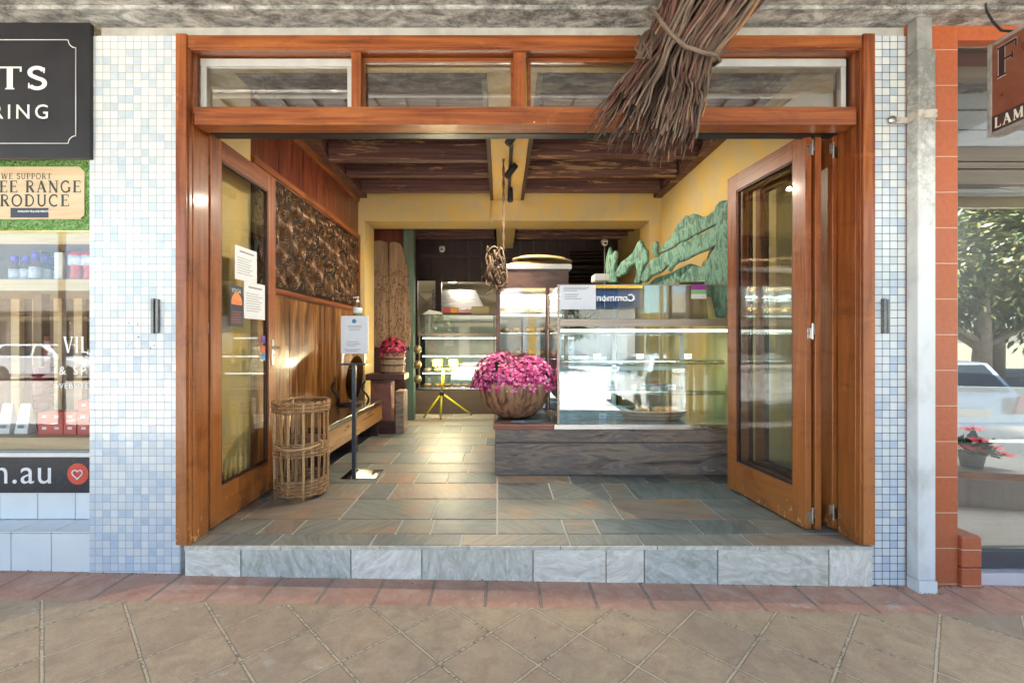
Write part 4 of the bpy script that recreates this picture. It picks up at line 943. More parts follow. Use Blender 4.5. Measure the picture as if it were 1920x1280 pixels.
# big bowl of pink flowers on the ledge
bo = V3(PX(965, 4.45), 4.45, .654); bf = thing('flower_bowl', bo, 'big carved wooden bowl overflowing with bright pink flowers at the end of the counter', 'planter')
def flutes(a, z): return 1 + .06 * (abs(math.sin(a * 12 + z * 1.6)) ** .7 - .5) * (1 if z < .3 else .3)
m = MB(); prof = [(0, 0), (.11, .0), (.19, .035), (.26, .1), (.31, .18), (.338, .26), (.345, .33), (.33, .342), (.315, .33), (.3, .25), (0, .22)]
m.lathe(prof, bo, 192, wob=flutes); m.build('bowl', nm('carved_bowl_timber', [(.07, .03, .018), (.2, .085, .045), (.42, .23, .12), (.24, .12, .07)], 5, (2.6, 2.6, .35), .6, .8, .008, fine=40, lo=.36, hi=.62), bf)  # dark vertical streaks in the colour stand in for shade in the flutes
flower_mesh('blossoms', [(bo + V3(-.14, -.02, .32), .27, .3), (bo + V3(.15, -.02, .31), .24, .28), (bo + V3(.0, -.08, .3), .27, .2)], 4600, .0165, pinks, bf, 3)
def und(r): a = r.uniform(0, 6.28); q = r.uniform(.5, 1); return bo + V3(.33 * q * math.cos(a), .3 * q * math.sin(a), .3 + r.uniform(0, .1)), V3(math.cos(a), math.sin(a), .4)
leaf_mesh('leaves', und, 420, .06, greens, bf)
MB().lathe([(0, .24), (.12, .22), (.24, .1), (.27, 0), (0, 0)], bo + V3(-.1, 0, .31), 18).lathe([(0, .22), (.12, .2), (.21, .1), (.23, 0), (0, 0)], bo + V3(.13, 0, .31), 18).build('inner_foliage', greens[2], bf)
for k, (px, rz, c, lb) in enumerate(((948, 12, (.5, .25, .1), 'brown leaflet tucked under the front of the flower bowl'), (975, -8, (.5, .55, .62), 'pale blue leaflet lying under the flower bowl'), (1000, 4, (.2, .22, .26), 'dark leaflet at the right of the flower bowl'))):
    mt = Matrix.Translation((PX(px, 4.2), 4.19, .653 + k * .002)) @ Matrix.Rotation(R(rz), 4, 'Z')
    tag(MB().box(-.08, .08, -.05, .06, 0, .0015, mt).build('leaflet', plain('leaflet_%d' % k, c), at=(PX(px, 4.2), 4.19, .653)), lb, 'leaflet', 'leaflets under the flower bowl')

# tall bread cabinet behind the bowl
TY = 4.98; tc = thing('bread_cabinet', (.33, TY, .65), 'tall lit timber and glass bread cabinet behind the bowl of pink flowers', 'cabinet')
x0, x1 = PX(930, TY), PX(1066, TY); redt = wood('mottled_red_brown_timber', [(.06, .035, .03), (.15, .08, .06), (.24, .1, .06)], (1.5, 5, 5), .5, .3)
MB().box(x0, x1, TY, 5.6, PZ(540, TY), PZ(505, TY)).build('header', redt, tc, .004)
MB().box(x0 - .01, x1 + .03, TY - .03, 5.65, PZ(504.8, TY), PZ(496, TY)).build('white_top', white, tc, .003)
for px in (930, 1023, 1058): MB().box(PX(px, TY), PX(px + 7.5, TY), TY + .001, TY + .04, .653, PZ(540.2, TY)).build('upright', redt, tc, .003)
MB().box(x0, x1, 5.56, 5.6, .653, PZ(540.2, TY)).build('back_panel', white, tc)
MB().box(PX(938, TY), PX(1022.5, TY), TY + .012, TY + .018, .66, PZ(541, TY)).build('front_pane', case_glass, tc)
MB().box(PX(1031, TY), PX(1057, TY), TY + .012, TY + .018, .66, PZ(541, TY)).build('front_pane', case_glass, tc)
for z in (1.72, 1.48, 1.2, .92):
    sh = MB().box(x0 + .03, x1 - .03, TY + .06, 5.5, z - .012, z).build('shelf', white if z > 1.5 else steel, tc, .002)
MB().tube([(x0 + .06, TY + .1, 1.86), (x1 - .06, TY + .1, 1.86)], .012, 10).build('light_tube', tubem, tc)
MB().tube([(x0 + .06, TY + .1, 1.675), (x1 - .06, TY + .1, 1.675)], .01, 10).build('light_tube', tubem, tc)
lamp('cabinet_light', 'AREA', (.33, TY + .12, 1.9), 1.5, WARM, .6, (0, 0, 0), sizey=.05)
brg = 'loaves in the tall bread cabinet'; side = ['far left', 'left of centre', 'centre', 'right of centre', 'far right']
for zi, (z, nm_) in enumerate(((1.721, 'top'), (1.481, 'second'), (1.201, 'third'))):
    for k in range(5):
        cx = x0 + .1 + k * .135
        bun(V3(cx, TY + .2, z), .062, .1, .06 if zi != 2 else .1, 'bread_loaf', 'golden loaf at the %s of the %s shelf of the tall bread cabinet' % (side[k], nm_), brg)
# woven trays on the cabinet
straw = nm('woven_straw', [(.3, .17, .06), (.5, .32, .14)], 60, (1, 1, 1), .8, .6); topz = PZ(496, TY)
def tray(c, r, tilt, rz, label, th=.03):
    mt = Matrix.Rotation(rz, 4, 'Z') @ Matrix.Rotation(tilt, 4, 'X')
    t_ = thing('woven_tray', c, label, 'tray', 'woven trays on the bread cabinet'); m = MB()
    m.lathe([(0, .05), (r * .5, .045), (r * .8, .03), (r, 0), (r * 1.02, -.004), (r * .98, -.012), (r * .8, .016), (0, .034)], c, 40, mt); m.build('weave', straw, t_)
    m = MB(); m.tube([c + mt @ V3(r * 1.02 * math.cos(a), r * 1.02 * math.sin(a), -.004) for a in [k * .157 for k in range(40)]], .009, 6, closed=True); m.build('rim', nm('straw_binding', [(.25, .2, .1), (.42, .36, .2)], 40, rough=.8), t_)
tray(V3(.36, 5.3, topz + .035), .33, R(5), 0, 'large shallow woven straw tray lying on the bread cabinet, lower of the two'); tray(V3(.47, 5.3, topz + .1), .33, R(4), .6, 'woven straw tray leaning on top of the other on the bread cabinet')

# hanging vine tangle
tz = thing('vine_tangle', P(930, 432, 5.2), 'brown vine tangle hanging on a twisted stem from the yellow lintel', 'ornament')
vinem = nm('brown_vine', [(.05, .03, .02), (.16, .1, .06), (.24, .16, .1)], 12, rough=.7, bump=.5)
rnd = random.Random(4); VY = 4.85
m = MB()
for ph in (0, 3.1): m.tube([P(944, 470 - k * 9.5, VY) + V3(.008 * math.cos(k * 1.2 + ph), .008 * math.sin(k * 1.2 + ph), 0) for k in range(28)], .008, 6)
m.build('twisted_stem', vinem, tz)
for k in range(16):
    cx, cy = rnd.uniform(918, 938), rnd.uniform(488, 530); rx, ry = rnd.uniform(7, 16), rnd.uniform(14, 30); a0 = rnd.uniform(0, 6)
    pts = [P(cx + rx * math.cos(a + a0) + 2 * math.sin(3 * a), cy + ry * math.sin(a) + 2 * math.cos(2 * a), VY + .06 * math.sin(a * 2 + k)) for a in [j * .42 for j in range(15)]]
    MB().tube(pts, rnd.uniform(.007, .011), 6, closed=True).build('vine_loop', vinem, tz)

# green driftwood sculpture (diagonal screen at the right)
gp = nm('verdigris_painted_timber', [(.025, .07, .05), (.09, .23, .17), (.24, .43, .32), (.07, .14, .1), (.15, .31, .23)], 6, (3, 3, 1), .65, 1, .02, dist=.6, fine=60, lo=.3, hi=.7)
gs = thing('green_sculpture', (1.8, 5.0, 1.5), 'sea green carved driftwood relief leaning along the right wall above the display case', 'sculpture')
GA, GB = (1.32, 5.65), (2.175, 4.3)
def gpt(px, py, off=0):
    # ray through the pixel meets the diagonal plane of the screen
    dx, dy = (px - VX) / F, 1.0; ex, ey = GB[0] - GA[0], GB[1] - GA[1]
    t_ = (GA[0] * ey - GA[1] * ex) / (dx * ey - dy * ex); n_ = V3(-ey, ex, 0).normalized()
    return V3(dx * t_, t_, PZ(py, t_)) + (n_ if n_.y < 0 else -n_) * off
def gshape(name, pts, th, off=0):
    m = MB(); fr_ = [gpt(a, b, off + th) for a, b in pts]; bk_ = [gpt(a, b, off) for a, b in pts]; n = len(pts); b0 = len(m.v)
    m.v += fr_ + bk_; m.face(range(b0, b0 + n)); m.face(range(b0 + 2 * n - 1, b0 + n - 1, -1))
    for i in range(n): j = (i + 1) % n; m.face((b0 + i, b0 + n + i, b0 + n + j, b0 + j))
    return m.build(name, gp, gs, .022, 3)
C1 = lambda L: [(1200 + a / 4.57, 360 + b / 4.57) for a, b in L]
gshape('upper_board', C1([(165, 540), (200, 480), (250, 420), (290, 380), (330, 300), (360, 255), (390, 230), (405, 200), (440, 210), (470, 185), (520, 200), (560, 220), (610, 200), (640, 170), (690, 165), (730, 190), (760, 230), (720, 260), (600, 320), (450, 400), (300, 480), (200, 530)]), .05)
gshape('middle_board', C1([(30, 770), (60, 690), (110, 620), (130, 580), (200, 560), (240, 520), (330, 490), (380, 440), (460, 420), (510, 370), (560, 370), (640, 320), (700, 280), (800, 290), (800, 400), (680, 470), (600, 510), (520, 540), (430, 590), (330, 620), (270, 640), (220, 690), (130, 730), (90, 780)]), .05, .03)
gshape('lower_slip', C1([(60, 790), (130, 730), (250, 690), (330, 650), (420, 610), (520, 640), (560, 600), (620, 640), (640, 780), (400, 800), (200, 800)]), .03, -.04)
for nme, L in (('stump', [(-245, 780), (-260, 640), (-250, 560), (-225, 470), (-200, 540), (-170, 500), (-160, 560), (-175, 650), (-160, 780)]),
          ('branch', [(-180, 700), (-120, 600), (-60, 560), (-20, 520), (20, 430), (45, 415), (75, 480), (100, 510), (105, 600), (70, 640), (60, 700), (40, 790), (-20, 790), (10, 700), (0, 620), (-40, 640), (-80, 700), (-150, 740)]),
          ('prong', [(150, 560), (145, 520), (135, 480), (160, 440), (185, 420), (190, 470), (180, 520), (200, 560)]),
          ('curved_branch', [(270, 680), (300, 610), (340, 560), (380, 540), (400, 570), (350, 620), (310, 660), (300, 690)]),
          ('trunk', [(600, 780), (605, 640), (640, 560), (700, 470), (720, 330), (680, 190), (700, 130), (740, 90), (830, 80), (830, 900), (770, 1080), (700, 1080), (660, 900), (600, 900)])):
    gshape(nme, C1(L), .06, .03 if nme != 'trunk' else .05)
# upper glass ledge with white plates, small white box
gl_ = thing('wall_shelf', (1.95, 5.0, 1.95), 'dark glass wall shelf with white papers above the display case', 'shelf')
a_, b_ = V3(1.72, 5.05, 1.90), V3(2.1, 4.52, 2.0)
MB().box(1.72, 2.18, 4.45, 5.1, 1.955, 1.967).build('shelf_board', shelf_glass, gl_); MB().box(1.74, 2.17, 4.46, 4.49, 1.93, 1.954).build('bracket', black, gl_)
for k in range(4):
    mt = Matrix.Translation((1.83 + k * .09, 4.72 - k * .05, 1.969 + k * .003)) @ Matrix.Rotation(k * .5, 4, 'Z')
    MB().box(-.08, .08, -.1, .1, 0, .012, mt).build('paper_stack', white, gl_, .003)
o = MB().box(PX(1115, 5.2), PX(1143, 5.2), 5.2, 5.4, PZ(526, 5.2), PZ(513, 5.2)).build('white_box', white, bevel=.008, at=tuple(P(1129, 526, 5.2))); tag(o, 'small white tub standing just left of the green sculpture', 'tub')

# ---------------------------------------------------------------- rear room
RY = 8.6
rw = thing('rear_timber_wall', (0, RY, FL), 'dark boarded rear wall with a hatch into the kitchen', 'wall')
hx0, hx1, hz0, hz1 = PX(828, RY), PX(950, RY), 1.75, PZ(528, RY)
lx0, lx1 = PX(783, RY), PX(816, RY)
m = MB()
def boards(x0, x1, z0, z1, w_=.25):
    x = x0
    while x < x1 - .02:
        m.box(x + .003, min(x + w_, x1) - .003, RY + random.uniform(0, .008), RY + .06, z0, z1); x += w_
boards(-2.6, lx0, 0, ZT); boards(lx0, hx0, hz1 + .02, ZT); boards(lx1, hx0, 0, hz1 + .02); boards(hx0, hx1, hz1, ZT); boards(hx1, WR, 0, ZT); boards(lx0, hx0, 0, 1.5); boards(hx0, hx1, 0, hz0)
m.build('boards', dark_tz, rw)
m = MB()
for a, b in ((hx0 - .05, hx0),): m.box(a, b, RY - .02, RY + .04, 1.5, hz1 + .04)
m.box(-2.5, hx1 + 1.0, RY - .015, RY + .02, hz1 + .45, hz1 + .52); m.build('rails', dark_tim, rw, .004)
m = MB(); k = 0; wd = lx1 - lx0; zz0, zz1 = 1.55, PZ(545, RY); n = 16
for s in (-1, 1):
    c = -4.0
    while c < 4:
        # diagonal slats clipped to the hatch
        pts = []
        for x in (lx0, lx1):
            pts.append((x, (zz0 + zz1) / 2 + c + s * (x - (lx0 + lx1) / 2)))
        (xa_, za_), (xb_, zb_) = pts
        if max(za_, zb_) < zz1 and min(za_, zb_) > zz0: m.beam((xa_, RY + .01 + s * .004, za_), (xb_, RY + .01 + s * .004, zb_), .006, .014)
        c += .055
m.build('lattice', dark_tim, rw)
swp = MB().box(PX(1068, 8.5), PX(1132, 8.5), 8.55, 8.58, PZ(560, 8.5), PZ(470, 8.5)); o = swp.build('dark_relief_panel', swirl('dark_swirls', 4, ((.01, .006, .006), (.03, .018, .018), (.08, .05, .045))), at=tuple(P(1100, 530, 8.5))); tag(o, 'dark embossed spiral panel on the rear wall above the tall cabinet', 'wall panel')
# rear side wall left, its boards and red end panel
o = MB().box(-2.75, -2.62, 6.75, 9.2, 0, ZT).build('plaster_wall', dark_tim, at=(-2.7, 7.5, 0)); tag(o, 'dark side wall of the rear room left of the driftwood boards', 'wall')
o = MB().box(-2.6, -1.42, 7.1, 7.16, 0, 3.4).build('red_board_panel', panelling, at=(-2, 7.1, 0)); tag(o, 'reddish board panel standing behind the two driftwood boards', 'wall panel')
# rear joists and beam
for k, (Y, z) in enumerate(((7.1, 3.17), (7.5, 3.19), (7.9, 3.21), (8.3, 3.23))):
    joist(.26, WR - .02, Y, z, 3.4, '%s dark joist in the rear room right of its yellow beam' % ('nearest', 'second nearest', 'third nearest', 'farthest')[k], 'rear room ceiling joists')
    joist(-2.5, -.12, Y, z, 3.4, '%s dark joist in the rear room left of its yellow beam' % ('nearest', 'second nearest', 'third nearest', 'farthest')[k], 'rear room ceiling joists')
o = MB().box(PX(930, 6.8), .22, 6.745, 8.55, 3.12, ZT).build('ceiling_beam', plast, at=(.05, 7.6, 3.1), bevel=.004); tag(o, 'short yellow beam in the rear room behind the lintel', 'beam')
# green post
pt = thing('painted_post', (PX(770, 7.0), 7.0, FL), 'old green painted timber post beside the driftwood boards', 'post')
MB().box(PX(759, 7.0), PX(778, 7.0), 6.9, 7.05, FL, 3.4).build('shaft', greenpost, pt, .008)
m = MB()
for py in (517, 655, 705): m.lathe([(0, 0), (.012, 0), (.012, .01), (0, .012)], P(766, py, 6.9), 8, Matrix.Rotation(R(90), 4, 'X'))
m.build('bolts', black, pt)
# cast rosettes on the post edge
for k, (py, lb) in enumerate(((655, 'topmost'), (683, 'second'), (711, 'lowest'))):
    m = MB(); m.lathe([(0, .03), (.03, .028), (.06, .01), (.065, 0), (0, 0)], P(783, py, 6.95), 16, Matrix.Rotation(R(90), 4, 'X'))
    tag(m.build('brass_knob', nm('aged_brass', [(.3, .22, .1), (.5, .4, .2)], 20, rough=.35, metal=.8), at=tuple(P(783, py, 6.95))), '%s round brass knob in the row beside the green post' % lb, 'knob', 'brass knobs beside the green post')
# driftwood boards
def dboard(p0, p1, tops, label):
    t_ = []; Y = 6.86; zb_ = PZ(652, Y)
    pts = [(PX(p0, Y), zb_)] + [(PX(p1, Y), zb_)] + [(PX(a, Y), PZ(b, Y)) for a, b in tops]
    m = MB(); m.prism([(a, b) for a, b in pts], (0, Y, 0), (1, 0, 0), (0, 0, 1), .07)
    tag(m.build('driftwood_board', pitm, bevel=.012, at=(PX((p0 + p1) / 2, Y), Y, zb_)), label, 'board', 'upright driftwood boards')
dboard(690, 727.5, [(729, 560), (728, 500), (726, 454), (712, 450), (700, 452), (696, 460), (691, 530)], 'left upright pitted driftwood board, square topped, behind the flower barrel')
dboard(729.5, 768, [(770, 620), (768, 560), (763, 500), (757, 470), (750, 456), (738, 452), (729, 455)], 'right upright pitted driftwood board with rounded shoulder beside the green post')
o = MB().box(PX(690, 6.86), PX(760, 6.86), 6.85, 7.08, FL, PZ(653, 6.86)).build('timber_stand', dark_tim, bevel=.01, at=tuple(P(725, 800, 6.86))); tag(o, 'dark timber stand under the two driftwood boards', 'stand')
# rear display counter
CRY = 7.5; rx0, rx1 = PX(785, CRY), 1.2
rc = thing('display_case', (-.5, CRY, FL), 'smaller lit glass pastry case at the back of the shop behind the work lights', 'display case')
MB().box(rx0 - .08, rx1, CRY, 8.2, FL, .60).build('timber_base', wood('brown_base', [(.03, .02, .014), (.07, .05, .036)], GX, .6, .4), rc, .006)
MB().box(rx0 - .01, rx1, CRY - .02, 8.15, .602, .64).build('steel_base', steel, rc, .003)
MB().box(rx0 - .01, rx1, CRY, CRY + .03, 1.475, 1.52).build('mid_rail', bronze, rc, .003)
for x in (rx0, PX(925, CRY)): MB().box(x - .0, x + .02, CRY + .001, CRY + .02, .641, 1.83).build('corner_post', bronze, rc)
MB().box(rx0, rx1, CRY, CRY + .03, 1.812, 1.83).build('top_trim', bronze, rc)
MB().box(rx0 + .021, rx1, CRY + .006, CRY + .012, .645, 1.474).build('front_pane', case_glass, rc); MB().box(rx0 + .021, rx1, CRY + .006, CRY + .012, 1.522, 1.811).build('upper_pane', case_glass, rc)
for z in (.88, 1.16): MB().box(rx0 + .03, rx1, CRY + .1, 8.1, z, z + .01).build('glass_shelf', shelf_glass, rc)
MB().box(rx0, rx1, 8.14, 8.16, .641, 1.83).build('back_panel', nm('dull_case_lining', [(.2, .18, .14), (.32, .29, .23)], 4, rough=.5), rc)
for z in (1.44, .86, 1.14): MB().tube([(rx0 + .05, CRY + .08, z), (rx1, CRY + .08, z)], .011, 8).build('light_tube', tubem, rc)
lamp('rear_case_light', 'AREA', (-.5, CRY + .15, 1.44), 1.3, WARM, 1.4, (0, 0, 0), sizey=.05)
rg = 'pastries in the rear display case'; pos = ['leftmost', 'second', 'third', 'fourth', 'fifth', 'sixth', 'seventh']
for z, s in ((.641, 'bottom'), (.891, 'middle')):
    for k in range(7):
        bun(V3(rx0 + .12 + k * .16, CRY + .17, z), .07, .09, .05, 'pastry', '%s golden pastry on the %s shelf of the rear case' % (pos[k], s), rg)
# kitchen behind the hatch
kit = plain('kitchen_white', (.72, .68, .58), .5)
kr = thing('kitchen_room', (-.5, 10.0, FL), 'cream kitchen walls and ceiling seen through the rear hatch', 'room')
m = MB(); m.box(-2.6, 1.2, 11.2, 11.3, 0, 3.0); m.box(-2.7, -2.6, 8.7, 11.3, 0, 3.0); m.box(1.2, 1.3, 8.7, 11.3, 0, 3.0); m.build('walls', kit, kr)
MB().box(-2.7, 1.3, 8.68, 11.3, 2.62, 2.7).build('ceiling', kit, kr); MB().box(-2.7, 1.3, 8.68, 11.3, .1, FL).build('kitchen_floor', grout, kr)
hd = thing('range_hood', (-.9, 10.2, 2.1), 'stainless steel range hood in the kitchen beyond the hatch', 'range hood')
m = MB(); m.prism([(0, 0), (1.15, 0), (.95, .42), (.2, .42), (0, .42)], (-1.5, 9.9, 2.08), (1, 0, 0), (0, 0, 1), .7); m.build('canopy', steel, hd, .01); MB().box(-1.5, -.35, 9.88, 10.6, 2.0, 2.078).build('rim', dark_tim, hd)
dl = thing('downlight', (-1.02, 9.5, 2.61), 'small lit round downlight in the kitchen ceiling', 'ceiling light'); m = MB(); m.lathe([(0, 0), (.07, 0), (.07, .008), (0, .008)], (-1.02, 9.5, 2.611), 16); m.build('diffuser', plain('lit_lens', (.9, .9, .9), emit=(1, .93, .75), es=2), dl)
lamp('kitchen_light', 'AREA', (-.9, 9.6, 2.58), 5, (1, .88, .68), .3)
for k, (a, b, y0, y1, c, lb) in enumerate(((831, 845, 577, 585, (.5, .05, .05), 'red box on the rear hatch shelf'), (845, 858, 576, 586, (.7, .3, .05), 'orange box on the rear hatch shelf'), (884, 917, 574, 589, (.5, .38, .22), 'open cardboard box on top of the rear glass case'))):
    o = MB().box(PX(a, 8.0), PX(b, 8.0), 8.0, 8.12, PZ(y1, 8.0), PZ(y0, 8.0)).build('carton', plain('carton_%d' % k, c), bevel=.004, at=tuple(P(a, y1, 8.0))); tag(o, lb, 'box', 'boxes on the rear glass case')
    if k < 3:
        for v in o.data.vertices: pass
m = MB(); m.prism([(-.18, 0), (.17, 0), (.15, .05), (-.05, .09)], (PX(810, 7.7), 7.7, 1.832), (1, 0, 0), (0, 0, 1), .2); tag(m.build('paper_parcel', white, bevel=.01, at=(PX(810, 7.7), 7.7, 1.83)), 'white wrapped parcel on the left end of the rear glass case', 'parcel')
# cameras
for px, py, lb in ((829, 467, 'white dome security camera on the dark rear wall above the hatch'), (1134, 455, 'white dome security camera near the right plaster wall above the display case')):
    Y = 8.45 if px < 900 else 6.9; c = P(px, py, Y); t_ = thing('security_camera', c, lb, 'camera', 'white security cameras')
    sc_ = Y / 8.45; mt = Matrix.Rotation(R(35), 4, 'X')
    m = MB(); m.lathe([(0, .055 * sc_), (.04 * sc_, .055 * sc_), (.055 * sc_, .04 * sc_), (.055 * sc_, -.02 * sc_), (.045 * sc_, -.045 * sc_), (0, -.05 * sc_)], c, 18, mt); m.build('housing', white, t_)
    m = MB(); m.lathe([(0, -.05), (.02 * sc_, -.052 * sc_), (.02 * sc_, -.04)], c, 12, mt); m.lathe([(0, .012), (.02, .008), (.022, 0), (0, 0)], c + V3(.0, -.055 * sc_, -.012), 12, Matrix.Rotation(R(90), 4, 'X')); m.build('lens', black, t_)
    m = MB(); m.lathe([(0, 0), (.05 * sc_, 0), (.05 * sc_, .02), (0, .02)], c + V3(0, .06, .03), 14, Matrix.Rotation(R(-90), 4, 'X'))
    if px > 900: m.tube([c + V3(0, .02, -.02), c + V3(0, .02, -1.0)], .006, 6)
    m.build('mount', white, t_)
# yellow twin work light
wl = thing('work_light', (PX(828, 7.0), 7.0, FL), 'yellow tripod work light with two glaring lamps in front of the rear case', 'work light')
yel = plain('yellow_enamel', (.62, .6, .02), .4); hub = P(828, 737, 7.0); top = P(832, 690, 7.0)
MB().tube([hub, top], .02, 10).build('mast', yel, wl); MB().tube([hub - V3(0, 0, .03), hub + V3(0, 0, .04)], .035, 10).build('hub', black, wl)
for q in (P(795, 783, 7.12), P(884, 773, 7.4), P(826, 781, 6.95)):
    q.z = FL + .01; L_ = MB().tube([hub, q], .014, 8).build('leg', yel, wl); MB().tube([q + (hub - q) * .03, q], .018, 8).build('rubber_foot', rubber, L_)
MB().tube([P(816, 692, 7.0), P(853, 692, 7.0)], .012, 8).build('cross_bar', yel, wl)
halo = plain('halogen_glass', (1, 1, .9), .3, emit=(1, .86, .6), es=20)
for px in (820, 850):
    c = P(px, 680, 6.98); hd_ = MB().box(c.x - .07, c.x + .07, c.y, c.y + .08, c.z - .055, c.z + .055).build('lamp_head', yel, wl, .01)
    MB().box(c.x - .055, c.x + .055, c.y - .004, c.y - .001, c.z - .04, c.z + .04).build('lens', halo, hd_)
    lamp('halogen', 'SPOT', (c.x, c.y - .05, c.z), 6, (1, .82, .5), .06, (75, 0, 0), 150)

# ================================================================ LEFT SHOP
LY = 2.86
lw = thing('shop_window', (-3.5, LY, .3), 'neighbouring butcher shop window with timber shelves behind the glass', 'shop window')
LX0, LX1 = -5.5, PX(168, LY) + .12
MB().box(LX0, LX1, LY + .03, LY + .036, PZ(846, LY), 2.9).build('pane', shop_glass, lw)
MB().box(LX0, LX1, LY - .01, LY + .04, PZ(856, LY), PZ(848, LY)).build('sill_trim', alum, lw, .002)
sm_ = 3.02
for y0, y1, nme in ((820, 847, 'display_board'), (523, 545, 'shelf'), (433, 458, 'shelf')):
    MB().box(LX0, LX1, LY + .06, 3.5, PZ(y1, LY + .06), PZ(y0, LY + .06)).build(nme, paltim, lw, .004)
MB().box(LX0, LX1 + .2, 3.5, 3.55, .3, 3.2).build('back_boards', wood('mid_brown_slats', [(.14, .08, .045), (.25, .16, .1)], GZ, .6, .3), lw)
m = MB()
for px in (20, 60, 100, 138): m.box(PX(px, 3.45), PX(px + 16, 3.45), 3.45, 3.49, .3, 2.2)
m.build('slats', paltim, lw, .003)
MB().box(PX(70, 3.15), PX(86, 3.15), 3.12, 3.18, .7, 2.6).build('post', wood('brown_post', [(.16, .09, .05), (.28, .18, .1)], GZ, .6, .3), lw, .003)
MB().box(LX0, LX1 + .2, 2.95, 3.55, 3.0, 3.1).build('ceiling_panel', dark_tim, lw); MB().box(LX1 + .02, LX1 + .06, LY + .04, 3.5, .3, 3.0).build('end_panel', paltim, lw)
TLM = nm('white_glazed_tiles', [(.66, .68, .66), (.72, .74, .72)], 5, rough=.2, bump=.05)
tl = thing('tiled_base', (-3.5, 2.7, 0), 'pale tiled ledge and dwarf wall under the butcher shop window', 'dwarf wall')
m = MB(); w_ = .236; x = PX(170, 2.68)
k = 0
while x > LX0:
    m.box(x - w_ + .002, x - .002, 2.685, 2.70, -.05, .262); m.box(x - w_ + .002, x - .002, 2.686, 2.872, .264, .272); x -= w_
m.box(PX(170, 2.68) - .0, PX(170, 2.68) + .004, 2.69, 2.9, -.05, .27)
x = PX(137, LY); 
xx = x + w_
while xx > LX0: m.box(xx - w_ + .002, xx - .002, 2.874, 2.885, .274, PZ(924, LY) ); xx -= w_
m.build('tiles', TLM, tl, .003, 1); MB().box(LX0, PX(168, 2.68), 2.70, 2.95, -.1, .262).build('core', grout, tl); MB().box(LX0, LX1, 2.886, 2.93, .262, .7).build('back_core', grout, tl)
# banner
bnr = thing('web_address_banner', (-2.9, LY, .45), 'black banner with a white web address and red heart badge under the shop window', 'sign')
MB().box(LX0, LX1, LY - .006, LY, PZ(923, LY), PZ(856.5, LY)).build('board', nm('black_flecked_board', [(.01, .01, .014), (.03, .03, .04)], 60, rough=.35), bnr, .001)
text_mb('village.com.au', .215, (PX(102, LY) , LY - .0075, PZ(905, LY)), (1, 0, 0), (0, 0, 1), .001, 0, 1.08, align='RIGHT').build('lettering', white, bnr)
m = MB(); c = P(146, 888, LY - .008); m.poly([c + V3(.066 * math.cos(R(a)), 0, .066 * math.sin(R(a))) for a in range(360, 0, -12)]); m.build('badge', plain('badge_red', (.6, .06, .03)), bnr)
def heart(c, s, d, thick, name, par):
    pts = []
    for k in range(0, 33):
        a = math.pi * 2 * k / 36 + .25; pts.append(c + V3(s * 16 * math.sin(a) ** 3 / 17, -d, s * (13 * math.cos(a) - 5 * math.cos(2 * a) - 2 * math.cos(3 * a) - math.cos(4 * a)) / 17))
    MB().tube(pts, thick, 6).build(name, white, par)
heart(c, .034, .004, .004, 'heart_outline', bnr)
# black sign above
BY = 2.655; bs = thing('black_sign', (-2.8, BY, 2.9), 'large black sign with white serif lettering above the butcher shop window', 'sign')
MB().box(LX0, PX(168, BY), BY, BY + .03, PZ(297, BY), 3.2305).build('board', nm('black_satin_board', [(.012, .012, .016), (.02, .02, .025)], 6, rough=.4, bump=.05), bs, .002)
m = MB(); q = lambda a, b: P(a, b, BY - .003)
m.tube([q(-200, 75), q(124, 75)], .0028, 4); pts = [q(124, 75)] + [q(142 - 16 + 0 * a, 75) for a in ()]
m.tube([q(124, 75)] + [q(140 - 14 * math.cos(R(a)) + 2, 76 + 14 * math.sin(R(a))) for a in range(0, 91, 15)] , .0028, 4)
m.tube([q(142, 90), q(142, 255)], .0028, 4); m.tube([q(142, 255)] + [q(142 - 14 * math.sin(R(a)), 269 - 14 * math.cos(R(a))) for a in range(0, 91, 15)], .0028, 4); m.tube([q(128, 269), q(-200, 269)], .0028, 4)
m.build('border_line', white, bs)
serif_mb('MEATS', (168 - 126) / F * BY, P(90, 168, BY), (1, 0, 0), (0, 0, 1), .002, .1, 1.35, right=True, wide=1.25).build('large_lettering', white, bs)
text_mb('CATERING', .118, P(93, 223, BY) - V3(0, .002, 0), (1, 0, 0), (0, 0, 1), .001, 0, 1.32, align='RIGHT').build('small_lettering', white, bs)
# produce sign with grass border
PY = LY - .0; gsn = thing('produce_sign', (-2.8, PY, 2.3), 'sign on a grass patterned border reading free range produce', 'sign')
grassm = [plain('grass_print', (.12, .32, .06), .6), plain('grass_print_pale', (.35, .5, .2), .6), plain('grass_print_dark', (.03, .12, .02), .6)]
MB().box(LX0, LX1, PY, PY + .012, PZ(431, PY), PZ(298, PY)).build('backing', grassm[0], gsn)
rnd = random.Random(9); m = MB()
for k in range(2600):
    if rnd.random() < .75: px, py = rnd.uniform(-60, 170), rnd.choice((rnd.uniform(299, 312), rnd.uniform(413, 431)))
    else: px, py = rnd.uniform(160, 172), rnd.uniform(300, 430)
    m.m = rnd.randrange(3); a = rnd.uniform(0, 3.14); L = rnd.uniform(4, 9); p = P(px, py, PY - .001 - rnd.random() * .004); d = V3(math.cos(a), 0, math.sin(a)) * L / F * PY; n_ = V3(-d.z, 0, d.x) * .11
    m.poly([p - n_, p + n_, p + d])
m.build('grass_border', grassm, gsn)
plk = [(-400, PZ(412, PY)), (0, 0)]
